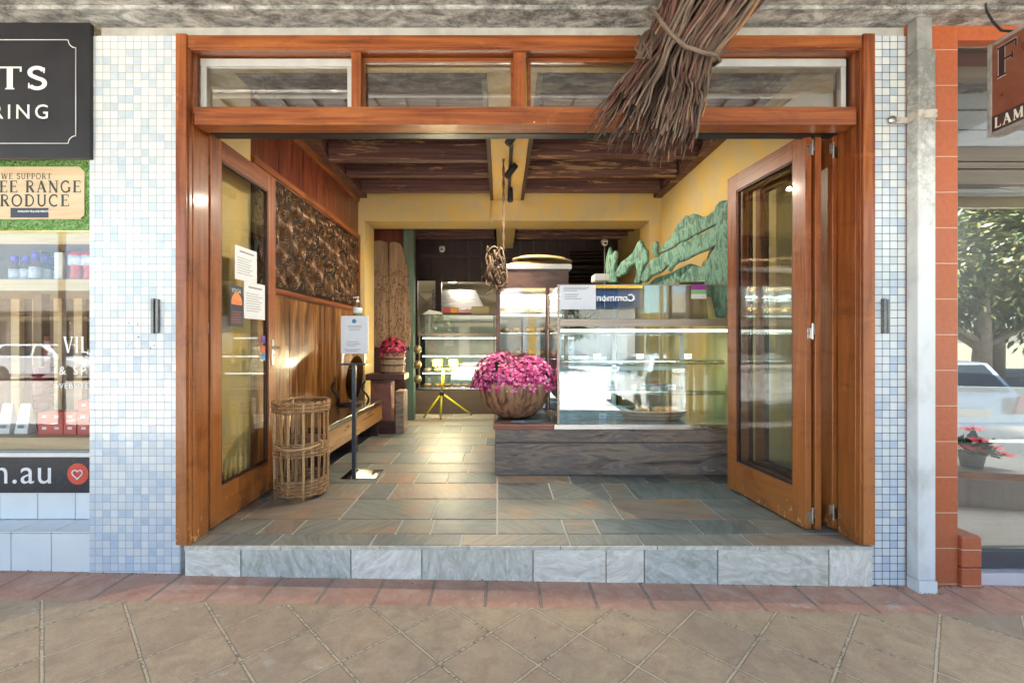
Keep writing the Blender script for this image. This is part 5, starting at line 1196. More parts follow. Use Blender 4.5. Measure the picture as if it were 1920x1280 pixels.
m = MB(); xr = PX(161, PY); z0, z1 = PZ(412, PY), PZ(314, PY); m.prism([(LX0, z0), (xr - .02, z0), (xr - .02, z0 + .012), (xr, z0 + .025), (xr, z1 - .03), (xr - .02, z1 - .012), (xr - .03, z1), (LX0, z1)], (0, PY - .012, 0), (1, 0, 0), (0, 0, 1), .006)
m.build('timber_plaque', wood('plaque_pine', [(.48, .34, .2), (.6, .46, .3), (.66, .53, .37)], GX, .5, .05), gsn)
dg_ = plain('dark_green_ink', (.02, .035, .03), .6); YS = PY - .0125
serif_mb('WE SUPPORT', .036, P(97, 336, YS), (1, 0, 0), (0, 0, 1), .0005, .06, .98, right=True).build('lettering_small', dg_, gsn)
serif_mb('FREE RANGE', .073, P(153, 361, YS), (1, 0, 0), (0, 0, 1), .0005, .07, 1.0, right=True, wide=1.15).build('lettering_large', dg_, gsn)
serif_mb('PRODUCE', .073, P(131, 387, YS), (1, 0, 0), (0, 0, 1), .0005, .07, 1.05, right=True, wide=1.15).build('lettering_large', dg_, gsn)
MB().box(PX(20, YS), PX(91, YS), YS - .001, YS - .0003, PZ(408, YS), PZ(390, YS)).build('label_strip', navy, gsn)
text_mb('AVALON VILLAGE MEATS', .017, P(33, 398, YS - .001), (1, 0, 0), (0, 0, 1), .0003, .0004, 1.0, sx=1.0).build('label_writing', white, gsn)
# window lettering
gwl = thing('window_lettering', (-2.6, LY + .028, 1.3), 'white letters stuck on the butcher shop glass above a website line', 'lettering')
YG = LY + .028
serif_mb('VIL', .1, P(118, 661, YG), (1, 0, 0), (0, 0, 1), .0005, .05, .75).build('large_letters', alum, gwl)
text_mb('& SP', .075, P(110, 702, YG), (1, 0, 0), (0, 0, 1), .0004, 0, 1.3).build('middle_letters', alum, gwl)
text_mb('WEBSITE', .05, P(104, 728, YG), (1, 0, 0), (0, 0, 1), .0004, 0, 1.1).build('small_letters', alum, gwl)
# bottles
SHZ = PZ(523, LY + .06) + .001
purp = plain('purple_cap', (.12, .05, .5), .35); sauce = nm('dark_sauce', [(.12, .03, .02), (.2, .06, .03)], 8, rough=.15, bump=0); kred = plain('ketchup_red', (.55, .03, .02), .25)
labp = nm('printed_label', [(.25, .3, .6), (.7, .72, .75), (.72, .7, .68)], 25, rough=.5, bump=0)
def sauce_bottle(px, Y, h, label, grp, kind=0):
    c = V3(PX(px, Y), Y, SHZ); t_ = thing('sauce_bottle', c, label, 'bottle', grp); k = h / .19
    if kind == 0:
        MB().lathe([(0, 0), (.03 * k, 0), (.033 * k, .01), (.033 * k, .1 * k), (.018 * k, .13 * k), (.0175 * k, .14 * k), (0, .14 * k)], c, 18).build('body', sauce, t_)
        MB().lathe([(.0335 * k, .015 * k), (.034 * k, .015 * k), (.034 * k, .09 * k), (.0335 * k, .09 * k)], c, 18).build('label', labp, t_)
        MB().lathe([(0, .135 * k), (.021 * k, .135 * k), (.021 * k, .185 * k), (.018 * k, .19 * k), (0, .19 * k)], c, 18).build('cap', purp, t_)
    else:
        mt = Matrix.Diagonal((1, .6, 1, 1)); MB().lathe([(0, 0), (.04, 0), (.042, .015), (.034, .07), (.046, .12), (.046, .17), (.036, .19), (0, .195)], c, 22, mt).build('body', kred, t_)
        MB().lathe([(.0465, .1), (.047, .1), (.047, .165), (.0465, .165)], c, 22, mt).build('label', labp, t_)
for px, Y, h, lb in ((28, 3.06, .175, 'leftmost purple capped sauce bottle on the shop window shelf'), (49, 3.06, .175, 'second purple capped sauce bottle from the left on the shelf'), (67, 3.02, .19, 'tall purple capped sauce bottle in the middle of the shelf'), (86, 3.08, .18, 'purple capped bottle right behind the shelf post'), (99, 3.14, .175, 'rearmost purple capped bottle, closest to the white card')):
    sauce_bottle(px, Y, h, lb, 'purple capped sauce bottles')
sauce_bottle(142, 3.02, .2, 'red squeeze bottle of ketchup on the shop window shelf', 'red squeeze bottles', 1); sauce_bottle(168, 3.02, .2, 'red squeeze bottle half hidden by the mosaic wall', 'red squeeze bottles', 1)
tag(MB().box(PX(102, 2.98), PX(117, 2.98), 2.98, 3.0, SHZ - .001, SHZ + .18).build('white_card', white, at=(PX(110, 2.98), 2.98, SHZ)), 'blank white card standing on the bottle shelf', 'card')
BZ = PZ(820, LY + .06) + .001
redb = plain('red_carton', (.55, .07, .04), .5); GR = 'small red cartons in the butcher window'
bx = 0
for row, (xs, z) in enumerate((((83, 106, 131, 157), 0), ((83, 106, 131, 155), 1), ((157,), 2))):
    for k, px in enumerate(xs):
        Y = 3.0 + .002 * row; s = .041; x = PX(px, Y); z0 = BZ + z * .0755
        t_ = thing('red_carton', (x, Y, z0), '%s red carton in the %s row of the butcher window' % (('leftmost', 'second', 'third', 'rightmost')[k] if len(xs) > 1 else 'single', ('bottom', 'middle', 'top')[row]), 'box', GR)
        MB().box(x - s, x + s, Y, Y + .09, z0, z0 + .0745).build('carton', redb, t_, .002); MB().box(x - .014, x + .014, Y - .0008, Y - .0002, z0 + .035, z0 + .052).build('price_label', white, t_)
for px, lb in ((38, 'white foil coffee bag standing near the red cartons'), (4, 'white bag cut by the left edge of the photo')):
    Y = 3.02; x = PX(px, Y); m = MB(); b0 = 0; hh = .2
    m.v += [V3(x - .045, Y, BZ), V3(x + .045, Y, BZ), V3(x + .045, Y + .07, BZ), V3(x - .045, Y + .07, BZ), V3(x - .03, Y + .03, BZ + hh), V3(x + .04, Y + .03, BZ + hh), V3(x + .04, Y + .036, BZ + hh), V3(x - .03, Y + .036, BZ + hh)]
    for q_ in ((0, 1, 5, 4), (1, 2, 6, 5), (2, 3, 7, 6), (3, 0, 4, 7), (4, 5, 6, 7), (3, 2, 1, 0)): m.face(q_)
    t_ = thing('foil_bag', (x, Y, BZ), lb, 'bag', 'white bags in the butcher window'); m.build('bag', white, t_, .008); MB().box(x - .02, x + .02, Y - .0, Y + .002, BZ + .04, BZ + .06).build('barcode', inkm, t_)
drum = plain('maroon_tin', (.18, .02, .02), .3); ora = plain('orange_tin', (.7, .15, .02), .3)
for k in range(5):
    Y = 3.16; hh = .145 if k < 3 else .1; z0 = BZ + (k * .147 if k < 3 else .441 + (k - 3) * .102); c = V3(PX(81, Y), Y, z0); r_ = .055 if k < 3 else .036
    t_ = thing('food_tin', c, ('lowest maroon tin of the stack behind the red cartons', 'middle maroon tin of the stack', 'top maroon tin of the stack', 'orange tin standing on the maroon tins', 'topmost orange tin of the stack')[k], 'tin', 'stacked tins in the butcher window')
    MB().lathe([(0, 0), (r_, 0), (r_, hh - .002), (0, hh - .002)], c, 20, smooth=False).build('can', drum if k < 3 else ora, t_); MB().lathe([(r_ - .004, hh - .006), (r_ + .002, hh - .006), (r_ + .002, hh - .001), (r_ - .004, hh - .001)], c, 20).build('rim', chrome, t_)
    MB().lathe([(r_ + .0005, hh * .3), (r_ + .001, hh * .3), (r_ + .001, hh * .7), (r_ + .0005, hh * .7)], c, 20).build('label', labp if k > 2 else drum, t_)
lamp('butcher_window_fill', 'AREA', (-3.0, 3.2, 2.95), 8, (1, .92, .8), .9, (0, 0, 0), sizey=.3)  # added fill lamp with no fitting, brightens the shelves behind the glass

# ================================================================ RIGHT SHOP
op = thing('orange_tiled_pier', (PX(1773, 2.68), 2.68, 0), 'orange glazed tile pier between the downpipe and the right shop window', 'pier')
MB().box(PX(1700, 2.68), PX(1797, 2.68), 2.682, 2.95, -.2, 3.2305).build('pier_tiles', orangem, op, .004)
MB().box(PX(1797, 2.68) + .001, 6, 2.684, 2.95, PZ(75, 2.68), 3.2304).build('head_tiles', orangem, op, .003)
MB().box(PX(1797, 2.68) + .001, PX(1835, 2.68), 2.66, 2.80, -.2, PZ(1065, 2.66)).build('foot_tile', orangem, op, .008)
MB().box(PX(1797, 2.68) + .001, PX(1835, 2.68), 2.66, 2.80, PZ(1064, 2.66), PZ(1006, 2.66)).build('foot_tile', orangem, op, .008)
W2 = 2.78; wx0, wx1 = PX(1797, 2.68) + .002, 6.0
rs = thing('shop_window', (4, W2, 0), 'bronze framed shop window beside the orange tiled pier', 'shop window')
def wz(y): return PZ(y, W2)
for y0, y1, d in ((60, 98, .0), (132, 160, .0), (280, 307, .0), (310, 322, .012), (323, 350, .004)):
    MB().box(wx0, wx1, W2 - .04 - d, W2 + .05, wz(y1), wz(y0)).build('bronze_rail', bronze, rs, .003)
MB().box(wx0, wx1, W2 + .002, W2 + .05, wz(131.5), wz(98.5)).build('dark_panel', dark_tim, rs)
MB().box(wx0, wx1, W2 - .03, W2 + .05, wz(1060), wz(1028)).build('bottom_track', plain('dark_track', (.06, .06, .07), .5), rs, .003)
MB().box(wx0 + .12, wx1, W2 - .08, W2 + .06, -.2, wz(1062)).build('white_sill', nm('pinkish_white_sill', [(.5, .46, .46), (.62, .58, .58)], 6, rough=.5), rs, .004)
MB().box(wx0, wx0 + .018, W2 - .02, W2 + .05, wz(1027), wz(351)).build('side_stile', bronze, rs)
MB().box(wx0 + .019, wx1, W2, W2 + .006, wz(1027), wz(351)).build('pane', right_glass, rs); MB().box(wx0, wx1, W2, W2 + .006, wz(279), wz(161)).build('upper_pane', glass('milky_upper_glass', (.5, .52, .53), 6), rs)
ri = thing('window_display', (4, 3.4, .2), 'stepped timber display platform with white back wall inside the right shop', 'platform')
wfl = wood('greyed_floorboards', [(.3, .28, .25), (.42, .4, .37)], (.6, 5, 5), .5, .1)
MB().box(wx0 - .3, 7, W2 + .06, 9, .0, .12).build('shop_floor', wfl, ri)
mt = Matrix.Translation((3.0, 3.62, 0)) @ Matrix.Rotation(R(-13), 4, 'Z')
MB().box(-.6, 4, 0, 1.2, .34, .40, mt).build('platform_top', wfl, ri); MB().box(-.6, 4, -.012, 0, .345, .398, mt).build('orange_edge', varn['x'], ri)
MB().box(-.6, 4, .02, .05, .12, .34, mt).build('platform_front', wood('mixed_boards', [(.12, .08, .08), (.3, .22, .16)], (3, 5, .4), .5, .2), ri)
MB().box(-.6, 4, .75, .8, .40, .98, mt).build('white_back_panel', white, ri); dkw = plain('painted_shade_wall', (.1, .1, .1), .8); MB().box(wx0 - .35, wx0 - .3, W2 + .1, 9, 0, 3.1).build('side_wall', dkw, ri); MB().box(wx0 - .3, 7, 5.0, 5.1, 0, 3.1).build('rear_wall', dkw, ri); MB().box(wx0 - .3, 7, W2 + .06, 9, 3.05, 3.12).build('shop_ceiling', dkw, ri)  # dark wall and ceiling colour stands in for the unlit upper interior
pc = mt @ V3(.68, .14, .401); pn = thing('poinsettia', pc, 'potted red poinsettia on the platform in the right shop window', 'plant')
k = .9; MB().lathe([(0, 0), (.07 * k, 0), (.095 * k, .13 * k), (.085 * k, .13 * k), (0, .11 * k)], pc, 20).build('pot', plain('grey_pot', (.1, .1, .1), .6), pn)
prd = [plain('bract_red', (.5, .02, .03), .5), plain('bract_rose', (.6, .06, .08), .5)]
m = MB(); rnd = random.Random(3)
for cxy in ((-.12, -.05, .18), (0, -.06, .24), (.13, -.03, .17), (.03, .03, .32), (.18, -.08, .12), (-.05, -.1, .16)):
    cc = pc + V3(*cxy) * k
    for j in range(11):
        a = j * 2.4; r_ = (.1 if j < 6 else .06) * k; e = V3(math.cos(a), math.sin(a) * .8 - .2, .15 + .3 * (j > 5) + rnd.uniform(-.2, .2)).normalized(); u = e.cross(V3(0, -.5, 1)).normalized(); m.m = j % 2
        m.poly([cc, cc + e * r_ * .5 + u * r_ * .24, cc + e * r_, cc + e * r_ * .5 - u * r_ * .24])
m.build('red_bracts', prd, pn)
leaf_mesh('leaves', lambda r: (pc + V3(r.uniform(-.12, .12), r.uniform(-.1, .08), r.uniform(.11, .22)) * k, V3(r.uniform(-1, 1), r.uniform(-1, .5), .1)), 60, .11 * k, greens, pn, 4, .55)
lamp('right_shop_fill', 'AREA', (4.2, 3.9, 2.95), 7, (.95, .98, 1), 1.5)  # added fill lamp with no fitting, keeps poinsettia and platform visible

# downpipe
dp = thing('downpipe', (2.4, 2.63, 0), 'weathered square white downpipe between mosaic wall and orange pier', 'downpipe')
q0, q1 = 2.362, PX(1755, 2.60)
MB().box(q0, q1 + .004, 2.592, 2.676, gz(2.4) - .01, .03).build('shoe', pipe, dp, .006)
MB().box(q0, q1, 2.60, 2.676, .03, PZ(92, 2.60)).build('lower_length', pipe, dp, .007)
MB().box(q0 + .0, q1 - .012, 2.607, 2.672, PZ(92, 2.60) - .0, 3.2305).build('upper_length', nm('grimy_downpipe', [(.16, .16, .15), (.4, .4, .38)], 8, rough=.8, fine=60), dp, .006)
zb_ = PZ(207, 2.6); m = MB(); m.box(q0 - .004, q1 + .005, 2.594, 2.678, zb_ - .04, zb_ + .005); m.box(q0 - .1, q0 - .004, 2.655, 2.679, zb_ - .045, zb_ - .012)
m.build('strap', nm('rusty_strap', [(.3, .12, .05), (.45, .42, .38), (.55, .54, .5)], 18, rough=.7, lo=.38, hi=.55), dp, .003)
m = MB(); m.lathe([(0, 0), (.022, 0), (.022, .006), (0, .008)], (q0 - .1, 2.655, zb_ - .028), 12, Matrix.Rotation(R(90), 4, 'X')); m.build('fixing', chrome, dp)

# hanging blade sign
hs = thing('hanging_sign', (2.44, 2.1, 2.4), 'projecting timber look sign with stencil letters in a rough grey frame at the right', 'sign')
HX = 2.44; hy0, hy1, hz0_, hz1_ = 1.75, 2.30, 2.405, 2.865
MB().box(HX, HX + .06, hy0 + .02, hy1 - .02, hz0_ + .018, hz1_ - .018).build('panel', wood('polished_burl_print', [(.12, .035, .02), (.22, .075, .045), (.3, .12, .07)], (3, 1.5, 2), .3, .05), hs)
m = MB(); m.box(HX - .006, HX + .066, hy0, hy0 + .02, hz0_, hz1_); m.box(HX - .006, HX + .066, hy1 - .02, hy1, hz0_, hz1_); m.box(HX - .006, HX + .066, hy0 + .02, hy1 - .02, hz0_, hz0_ + .018); m.box(HX - .006, HX + .066, hy0 + .02, hy1 - .02, hz1_ - .018, hz1_)
m.build('frame', nm('flaking_grey_frame', [(.16, .15, .14), (.34, .33, .31)], 25, rough=.9, bump=.8, fine=80), hs, .004)
MB().box(HX - .0015, HX - .0002, hy0 + .02, hy1 - .02, hz0_ + .018, hz0_ + .095).build('dark_band', plain('dark_maroon_band', (.045, .015, .015), .4), hs)
def hp(Y, z): return (HX - .001, Y, z)
serif_mb('FI', .15, hp(2.262, 2.675), (0, -1, 0), (0, 0, 1), .0015, .15, .9, wide=1.5).build('large_letter_outline', white, hs)
serif_mb('FI', .146, hp(2.2605, 2.677), (0, -1, 0), (0, 0, 1), .003, .16, .92, wide=1.28).build('large_letters', plain('black_maroon_letter', (.03, .012, .012), .4), hs)
serif_mb('LAMB', .05, hp(2.268, 2.437), (0, -1, 0), (0, 0, 1), .0018, .12, .85, wide=1.4).build('small_letters', plain('cream_letter', (.7, .68, .6), .5), hs)
m = MB(); m.tube([P(1848, 8, 2.5), P(1850, 22, 2.45), P(1862, 42, 2.38), P(1878, 58, 2.26), (HX + .03, 2.2, 2.87)], .006, 8); m.build('cable', black, hs)
m = MB(); m.tube([(HX + .03, 1.9, 2.86), (HX + .03, 1.9, 3.26)], .008, 8); m.build('hanger', black, hs)

# ---------------------------------------------------------------- bundle of vine sticks
sb = thing('stick_bundle', P(1330, -20, 2.2), 'big hanging bundle of dried twisted vine sticks bound with a vine hoop', 'stick bundle')
barks = [nm('vine_bark_%d' % i, c, 14, (1, 1, 1), .75, .8, .004, fine=70) for i, c in enumerate(([(.04, .023, .015), (.12, .068, .042)], [(.05, .018, .013), (.16, .06, .04)], [(.09, .062, .044), (.2, .14, .1)], [(.025, .014, .01), (.07, .04, .026)], [(.22, .1, .04), (.36, .2, .09)]))]
rnd = random.Random(11)
sticks = []
for i in range(330):
    u = rnd.uniform(-1, 1); v = rnd.uniform(-1, 1) * math.sqrt(max(0, 1 - u * u)); sticks.append((v, u))
sticks.sort()                     # frontmost (smallest v) first
rest = MB()
for i, (v, u) in enumerate(sticks):
    endy = rnd.uniform(215, 292) - max(0, -u) * 45
    if u < -.6: endy = rnd.uniform(165, 250)
    pts = []; n = 17; wx, wp, wy = rnd.uniform(2, 6.5), rnd.uniform(0, 6), rnd.uniform(.006, .02); fq = rnd.uniform(.45, 1.0); w2 = rnd.uniform(.5, 2.4)
    for k in range(n):
        t_ = k / (n - 1); py = -75 + (endy + 75) * t_
        if py < 130: cx = 1375 - (py + 75) * .56; hw = 108 - (py + 75) * .21
        else: cx = 1260 - (py - 130) * .30; hw = 66 + (py - 130) * .13
        if u < -.3 and py > 110: cx -= (py - 110) * .42 * (-u - .3) / .7
        lag = wx * math.sin(k * fq + wp) + w2 * math.sin(k * 1.9 + wp * 3)
        Y = 2.2 + v * hw * 1.0 / F * 2.2 + wy * math.sin(k * .9 + wp) - (.0 if py < 130 else 0)
        Y = 2.2 + (Y - 2.2) * (1 + .2 * (py > 200))
        pts.append(P(cx + u * hw + lag, py, 2.2) + V3(0, Y - 2.2, 0))
    r0 = rnd.uniform(.0045, .0105) * (1.25 if rnd.random() < .15 else 1); rs_ = [r0 * (1.15 - .7 * (k / (n - 1)) ** 1.5) * rnd.uniform(.85, 1.12) for k in range(n)]
    mat_i = rnd.choice((0, 0, 1, 1, 2, 3, 3)) if rnd.random() > .05 else 4
    if v < -.2 and endy > 240 and rnd.random() < .5: mat_i = 2
    if i < 100:
        MB().tube(pts, rs_, 6).build('stick', barks[mat_i], sb)
    else:
        rest.m = mat_i; rest.tube(pts, rs_, 5)
o = rest.build('inner_sticks', barks, sb); o['kind'] = 'stuff'
m = MB(); ctrl = [(1206, 40, 2.12), (1206, 68, 2.04), (1212, 95, 2.0), (1228, 122, 1.985), (1252, 142, 1.985), (1280, 150, 1.99), (1308, 147, 2.02), (1332, 138, 2.1), (1338, 122, 2.2), (1320, 100, 2.33), (1270, 70, 2.38)]
pts = [P(a, b, 2.2 - .0) + V3(0, c - 2.2, 0) for a, b, c in ctrl]
pts = [p0.lerp(p1, f) for p0, p1 in zip(pts[:-1], pts[1:]) for f in (0, .5)] + [pts[-1]]
for ph in (0, 2.1, 4.2): m.tube([p + V3(0, .004 * math.cos(k * .7 + ph), .004 * math.sin(k * .7 + ph)) for k, p in enumerate(pts)], .0062, 8)
m.build('vine_hoop', barks[2], sb)
m = MB()
for k in range(9): m.tube([P(1210 + rnd.uniform(-14, 20), 60 + rnd.uniform(-5, 10), 2.03), P(1203 + rnd.uniform(-14, 20), 90, 2.02), P(1200 + rnd.uniform(-10, 20), 112, 2.03)], .006, 6)
m.build('knot', barks[0], sb)

# ================================================================ STREET SIDE (behind the camera, seen in the glass)
corr = nm('brown_corrugated_sheet', [(.08, .07, .065), (.14, .125, .12)], 3, rough=.5, bump=.1)
aw = thing('awning', (0, .8, 3.4), 'corrugated metal street awning over the footpath', 'awning')
def corrug(x0, x1, y0, y1, z, p, d, mat, name):
    m = MB(); x = x0; n = 0
    while x < x1:
        xa_, xb_ = x, x + p * .5; za_, zb2 = z + d * (n % 2), z + d * ((n + 1) % 2)
        m.poly([(xa_, y0, z + d * (n % 2)), (xb_, y0, z + d * (n % 2)), (xb_, y1, z + d * (n % 2)), (xa_, y1, z + d * (n % 2))])
        m.poly([(xb_, y0, z), (xb_, y1, z), (xb_, y1, z + d), (xb_, y0, z + d)]); x = xb_; n += 1
    return m.build(name, mat, aw)
corrug(-9, 2.4, -1.0, 2.12, 3.42, .26, .03, corr, 'roof_sheet')
MB().box(2.4, 9, -1.0, 2.12, 3.44, 3.47).build('lined_soffit', nm('pale_blue_lining', [(.3, .34, .36), (.36, .4, .42)], 3, (.3, 6, 1), .5, .05), aw)
m = MB()
for k in range(8): m.box(2.41, 9, -.8 + k * .38, -.79 + k * .38, 3.434, 3.4395)
m.build('lining_joints', black, aw)
MB().box(-9, 9, -1.06, -1.005, 3.3, 3.62).build('fascia', plain('fascia_cream', (.55, .5, .4), .5), aw, .005)
MB().box(-9, 9, -1.0, 2.1, 3.49, 3.56).build('roof_cover', alum, aw)
for x in (-6.5, 3.2): MB().tube([(x, -1.0, gz(x)), (x, -1.0, 3.3)], .045, 12).build('awning_post', white, aw)
tag(MB().tube([(-2.25, 2.0, 3.33), (2.3, 2.0, 3.33)], .055, 12).build('awning_pipe', white, at=(-.5, 2.0, 3.33)), 'long white pipe under the awning running parallel to the shopfront', 'pipe')
# mass of the building above: roof slab shades the footpath
tag(MB().box(-9, 9, 2.96, 14, 3.75, 4.1).box(-9, 9, 2.92, 3.1, 3.56, 4.6).build('shop_roof', conc, at=(0, 3, 3.7)), 'concrete roof and parapet over the row of shops', 'roof')
tag(MB().box(-9, -8.8, 2.9, 14, 0, 3.7).box(8.8, 9, 2.9, 14, 0, 3.7).box(-9, 9, 13.8, 14, 0, 3.7).build('outer_wall', conc, at=(0, 14, 0)), 'plain concrete outer walls at the back and ends of the row of shops', 'wall')
tag(MB().box(-9, -5.5, 2.7, 2.95, -.2, 3.23).build('brick_wall', conc, at=(-7, 2.7, 0)), 'plain rendered wall further left along the footpath', 'wall')
tag(MB().box(6, 9, 2.7, 2.95, -.2, 3.23).build('brick_wall', conc, at=(7.5, 2.7, 0)), 'plain rendered wall further right along the footpath', 'wall')

def car(loc, rz, paint, label, suv=False, L=4.3, H=1.46):
    root = thing('parked_car', (0, 0, 0), label, 'car', 'cars parked along the street'); W = .88; k = H / 1.46
    wa = lambda cx: [(cx + .36 * math.cos(R(a)), .3 + .36 * math.sin(R(a))) for a in range(170, 9, -20)]
    low = [(-L / 2, .32), (-L / 2 + .03, .62 * k), (-L / 2 + .12, .98 * k), (-L / 2 + 1.0, .99 * k), (L / 2 - 1.15, .93 * k), (L / 2 - .25, .78 * k), (L / 2, .6), (L / 2, .3)] + [(x, z) for x, z in reversed(wa(L / 2 - .85))][0:0]
    fr_w = [(L / 2 - .85 + .36 * math.cos(R(a)), .3 + .36 * math.sin(R(a))) for a in range(0, 181, 20)]; rr_w = [(-L / 2 + .8 + .36 * math.cos(R(a)), .3 + .36 * math.sin(R(a))) for a in range(0, 181, 20)]
    prof = low + [(x, max(z, .25)) for x, z in fr_w] + [(x, max(z, .25)) for x, z in rr_w]
    m = MB(); m.prism([(x, z) for x, z in prof][::-1], (0, -W, 0), (1, 0, 0), (0, 0, 1), 2 * W)
    m.v = [V3(v.x, -v.y if False else v.y, v.z) for v in m.v]
    # prism grows towards +Y from -W
    ys_ = [v.y for v in m.v]
    if min(ys_) < -W - .01: m.v = [V3(v.x, v.y + 2 * W, v.z) for v in m.v]
    m.build('body', paint, root, .05, 3)
    gh0 = [(-L / 2 + .14, .97 * k), (L / 2 - 1.25, .93 * k)]; top = [(-L / 2 + .42, 1.43 * k), (-L / 2 + .7, H), (L / 2 - 2.1, H - .01), (L / 2 - 1.9, 1.42 * k)]
    m = MB(); pr = [(gh0[0][0], gh0[0][1], W - .03), (top[0][0], top[0][1], W - .2), (top[1][0], top[1][1], W - .23), (top[2][0], top[2][1], W - .23), (top[3][0], top[3][1], W - .2), (gh0[1][0], gh0[1][1], W - .03)]
    n = len(pr)
    for s in (-1, 1): m.poly([V3(x, s * y, z) for x, z, y in (pr if s < 0 else pr[::-1])])
    for i in range(n - 1):
        (x, z, y), (x2, z2, y2) = pr[i], pr[i + 1]; m.poly([V3(x, -y, z), V3(x, y, z), V3(x2, y2, z2), V3(x2, -y2, z2)])
    m.build('cabin', paint, root)
    gm = glass('car_glass_dark', (.12, .14, .15), 3) if 'car_glass_dark' not in bpy.data.materials else bpy.data.materials['car_glass_dark']
    dkg = plain('tinted_glass', (.02, .03, .035), .06) if 'tinted_glass' not in bpy.data.materials else bpy.data.materials['tinted_glass']
    def inset(pts4, off, f=.86):
        c = sum(pts4, V3(0, 0, 0)) / len(pts4); return [c + (p - c) * f + off for p in pts4]
    (xa_, za_, ya_), (xb_, zb2, yb_) = pr[0], pr[1]
    MB_ = MB(); MB_.poly(inset([V3(xa_, -ya_, za_), V3(xa_, ya_, za_), V3(xb_, yb_, zb2), V3(xb_, -yb_, zb2)], V3(-.012, 0, .004), .88)); MB_.build('rear_window', dkg, root)
    (xa_, za_, ya_), (xb_, zb2, yb_) = pr[5], pr[4]
    MB_ = MB(); MB_.poly(inset([V3(xa_, ya_, za_), V3(xa_, -ya_, za_), V3(xb_, -yb_, zb2), V3(xb_, yb_, zb2)], V3(.014, 0, .006), .9)); MB_.build('windscreen', dkg, root)
    for s in (-1, 1):
        for xs0, xs1, xt0, xt1 in ((-L / 2 + .45, -.2, -L / 2 + .75, -.2), (-.1, L / 2 - 1.5, -.1, L / 2 - 2.15)):
            q_ = [V3(xs0, s * (W - .055), 1.01 * k), V3(xs1, s * (W - .055), 1.0 * k), V3(xt1, s * (W - .2), 1.39 * k), V3(xt0, s * (W - .2), 1.39 * k)]
            if s > 0: q_ = q_[::-1]
            MB_ = MB(); MB_.poly([p + V3(0, s * .02, .0) for p in q_]); MB_.build('side_window', dkg, root)
    for cx in (L / 2 - .85, -L / 2 + .8):
        for s in (-1, 1):
            mt2 = Matrix.Rotation(R(90), 4, 'X'); c_ = V3(cx, s * (W - .11), .31)
            ty = MB().lathe([(.2, -.1), (.29, -.1), (.315, -.07), (.315, .07), (.29, .1), (.2, .1)], c_, 26, mt2).build('tyre', rubber, root)
            m = MB()
            for j in range(7): a = j * 2 * math.pi / 7; m.beam(c_ + V3(0, s * .09, 0), c_ + V3(.2 * math.cos(a), s * .09, .2 * math.sin(a)), .045, .02)
            m.lathe([(.19, -.09), (.215, -.09), (.215, .09), (.19, .09)], c_, 24, mt2); m.build('rim', chrome, ty)
    rl = plain('tail_red', (.55, .02, .015), .15) if 'tail_red' not in bpy.data.materials else bpy.data.materials['tail_red']
    for s in (-1, 1):
        m = MB(); x = -L / 2; m.prism([(0, 0), (.22, .0), (.3, .26), (.12, .26)], (x + .02 - .025, s * (W - .02) if s < 0 else W - .3, .68), (0, 1, 0), (.12, 0, 1), .05); m.build('tail_light', rl, root, .01)
        m = MB(); m.box(L / 2 - .2, L / 2 - .02, s * .5 - .15, s * .5 + .15, .6, .72); m.build('headlight', alum, root, .02)
    MB().box(-L / 2 - .07, -L / 2 + .2, -W + .02, W - .02, .3, .55).build('rear_bumper', paint, root, .05, 3)
    MB().box(L / 2 - .2, L / 2 + .06, -W + .03, W - .03, .26, .5).build('front_bumper', paint, root, .05, 3)
    MB().box(-L / 2 - .0, -L / 2 + .06, -.26, .26, .64, .76).build('number_plate', alum, root, .004)
    for s in (-1, 1): MB().box(L / 2 - 1.55, L / 2 - 1.4, s * (W + .0) - .0 if s > 0 else -W - .16, s * W + .16 if s > 0 else -W, 1.0 * k, 1.12 * k).build('door_mirror', paint, root, .02)
    root.location = loc; root.rotation_euler = (0, 0, rz); return root
cw = plain('white_car_paint', (.72, .74, .76), .15, 0, .8); cs = plain('silver_blue_car_paint', (.42, .5, .58), .18, .3, .8)
RZ = -.38
car((7.0, -3.45, RZ), R(-90 - 2), cs, 'pale silver hatchback parked with its tail to the footpath outside the right shop', H=1.45)
car((4.0, -3.55, RZ), R(-90 + 2), cs, 'pale silver hatchback parked outside the bakery, nose to the road')
car((-20.9, -15.6, RZ), R(0), cw, 'white sport utility vehicle parked across the road far left', True, 4.6, 1.65)
car((9.0, -15.6, RZ), R(180), cw, 'white hatchback parked across the road near the bank')
# bank opposite
bk_ = thing('bank_building', (8, -22, -.24), 'white rendered bank branch with a dark fascia and yellow stripe across the road', 'building')
BYY = -22
MB().box(1.5, 8.8, BYY - 6, BYY, -.24, 3.5).build('wall', white, bk_); MB().box(1.5, 8.8, BYY - 5.9, BYY + 1.6, 3.5, 5.6).build('fascia', plain('bank_navy', (.02, .05, .12), .4), bk_, .02)
gold = plain('bank_yellow', (.75, .42, .02), .5)
MB().box(1.5, 8.8, BYY + 1.61, BYY + 1.64, 4.7, 5.1).build('yellow_stripe', gold, bk_); MB().box(1.9, 2.4, BYY + .01, BYY + .3, -.24, 3.5).build('yellow_pillar', gold, bk_)
text_mb('CommonwealthBank', .62, (8.3, BYY + 1.65, 3.9), (-1, 0, 0), (0, 0, 1), .01, .01).build('fascia_lettering', white, bk_)
MB().box(3.4, 5.0, BYY + .01, BYY + .05, 1.7, 2.4).build('sign_panel', plain('dark_panel', (.03, .05, .08)), bk_)
sh_ = thing('shop_building', (13, -22, -.24), 'row of dark fronted shops with teal upper wall across the road', 'building')
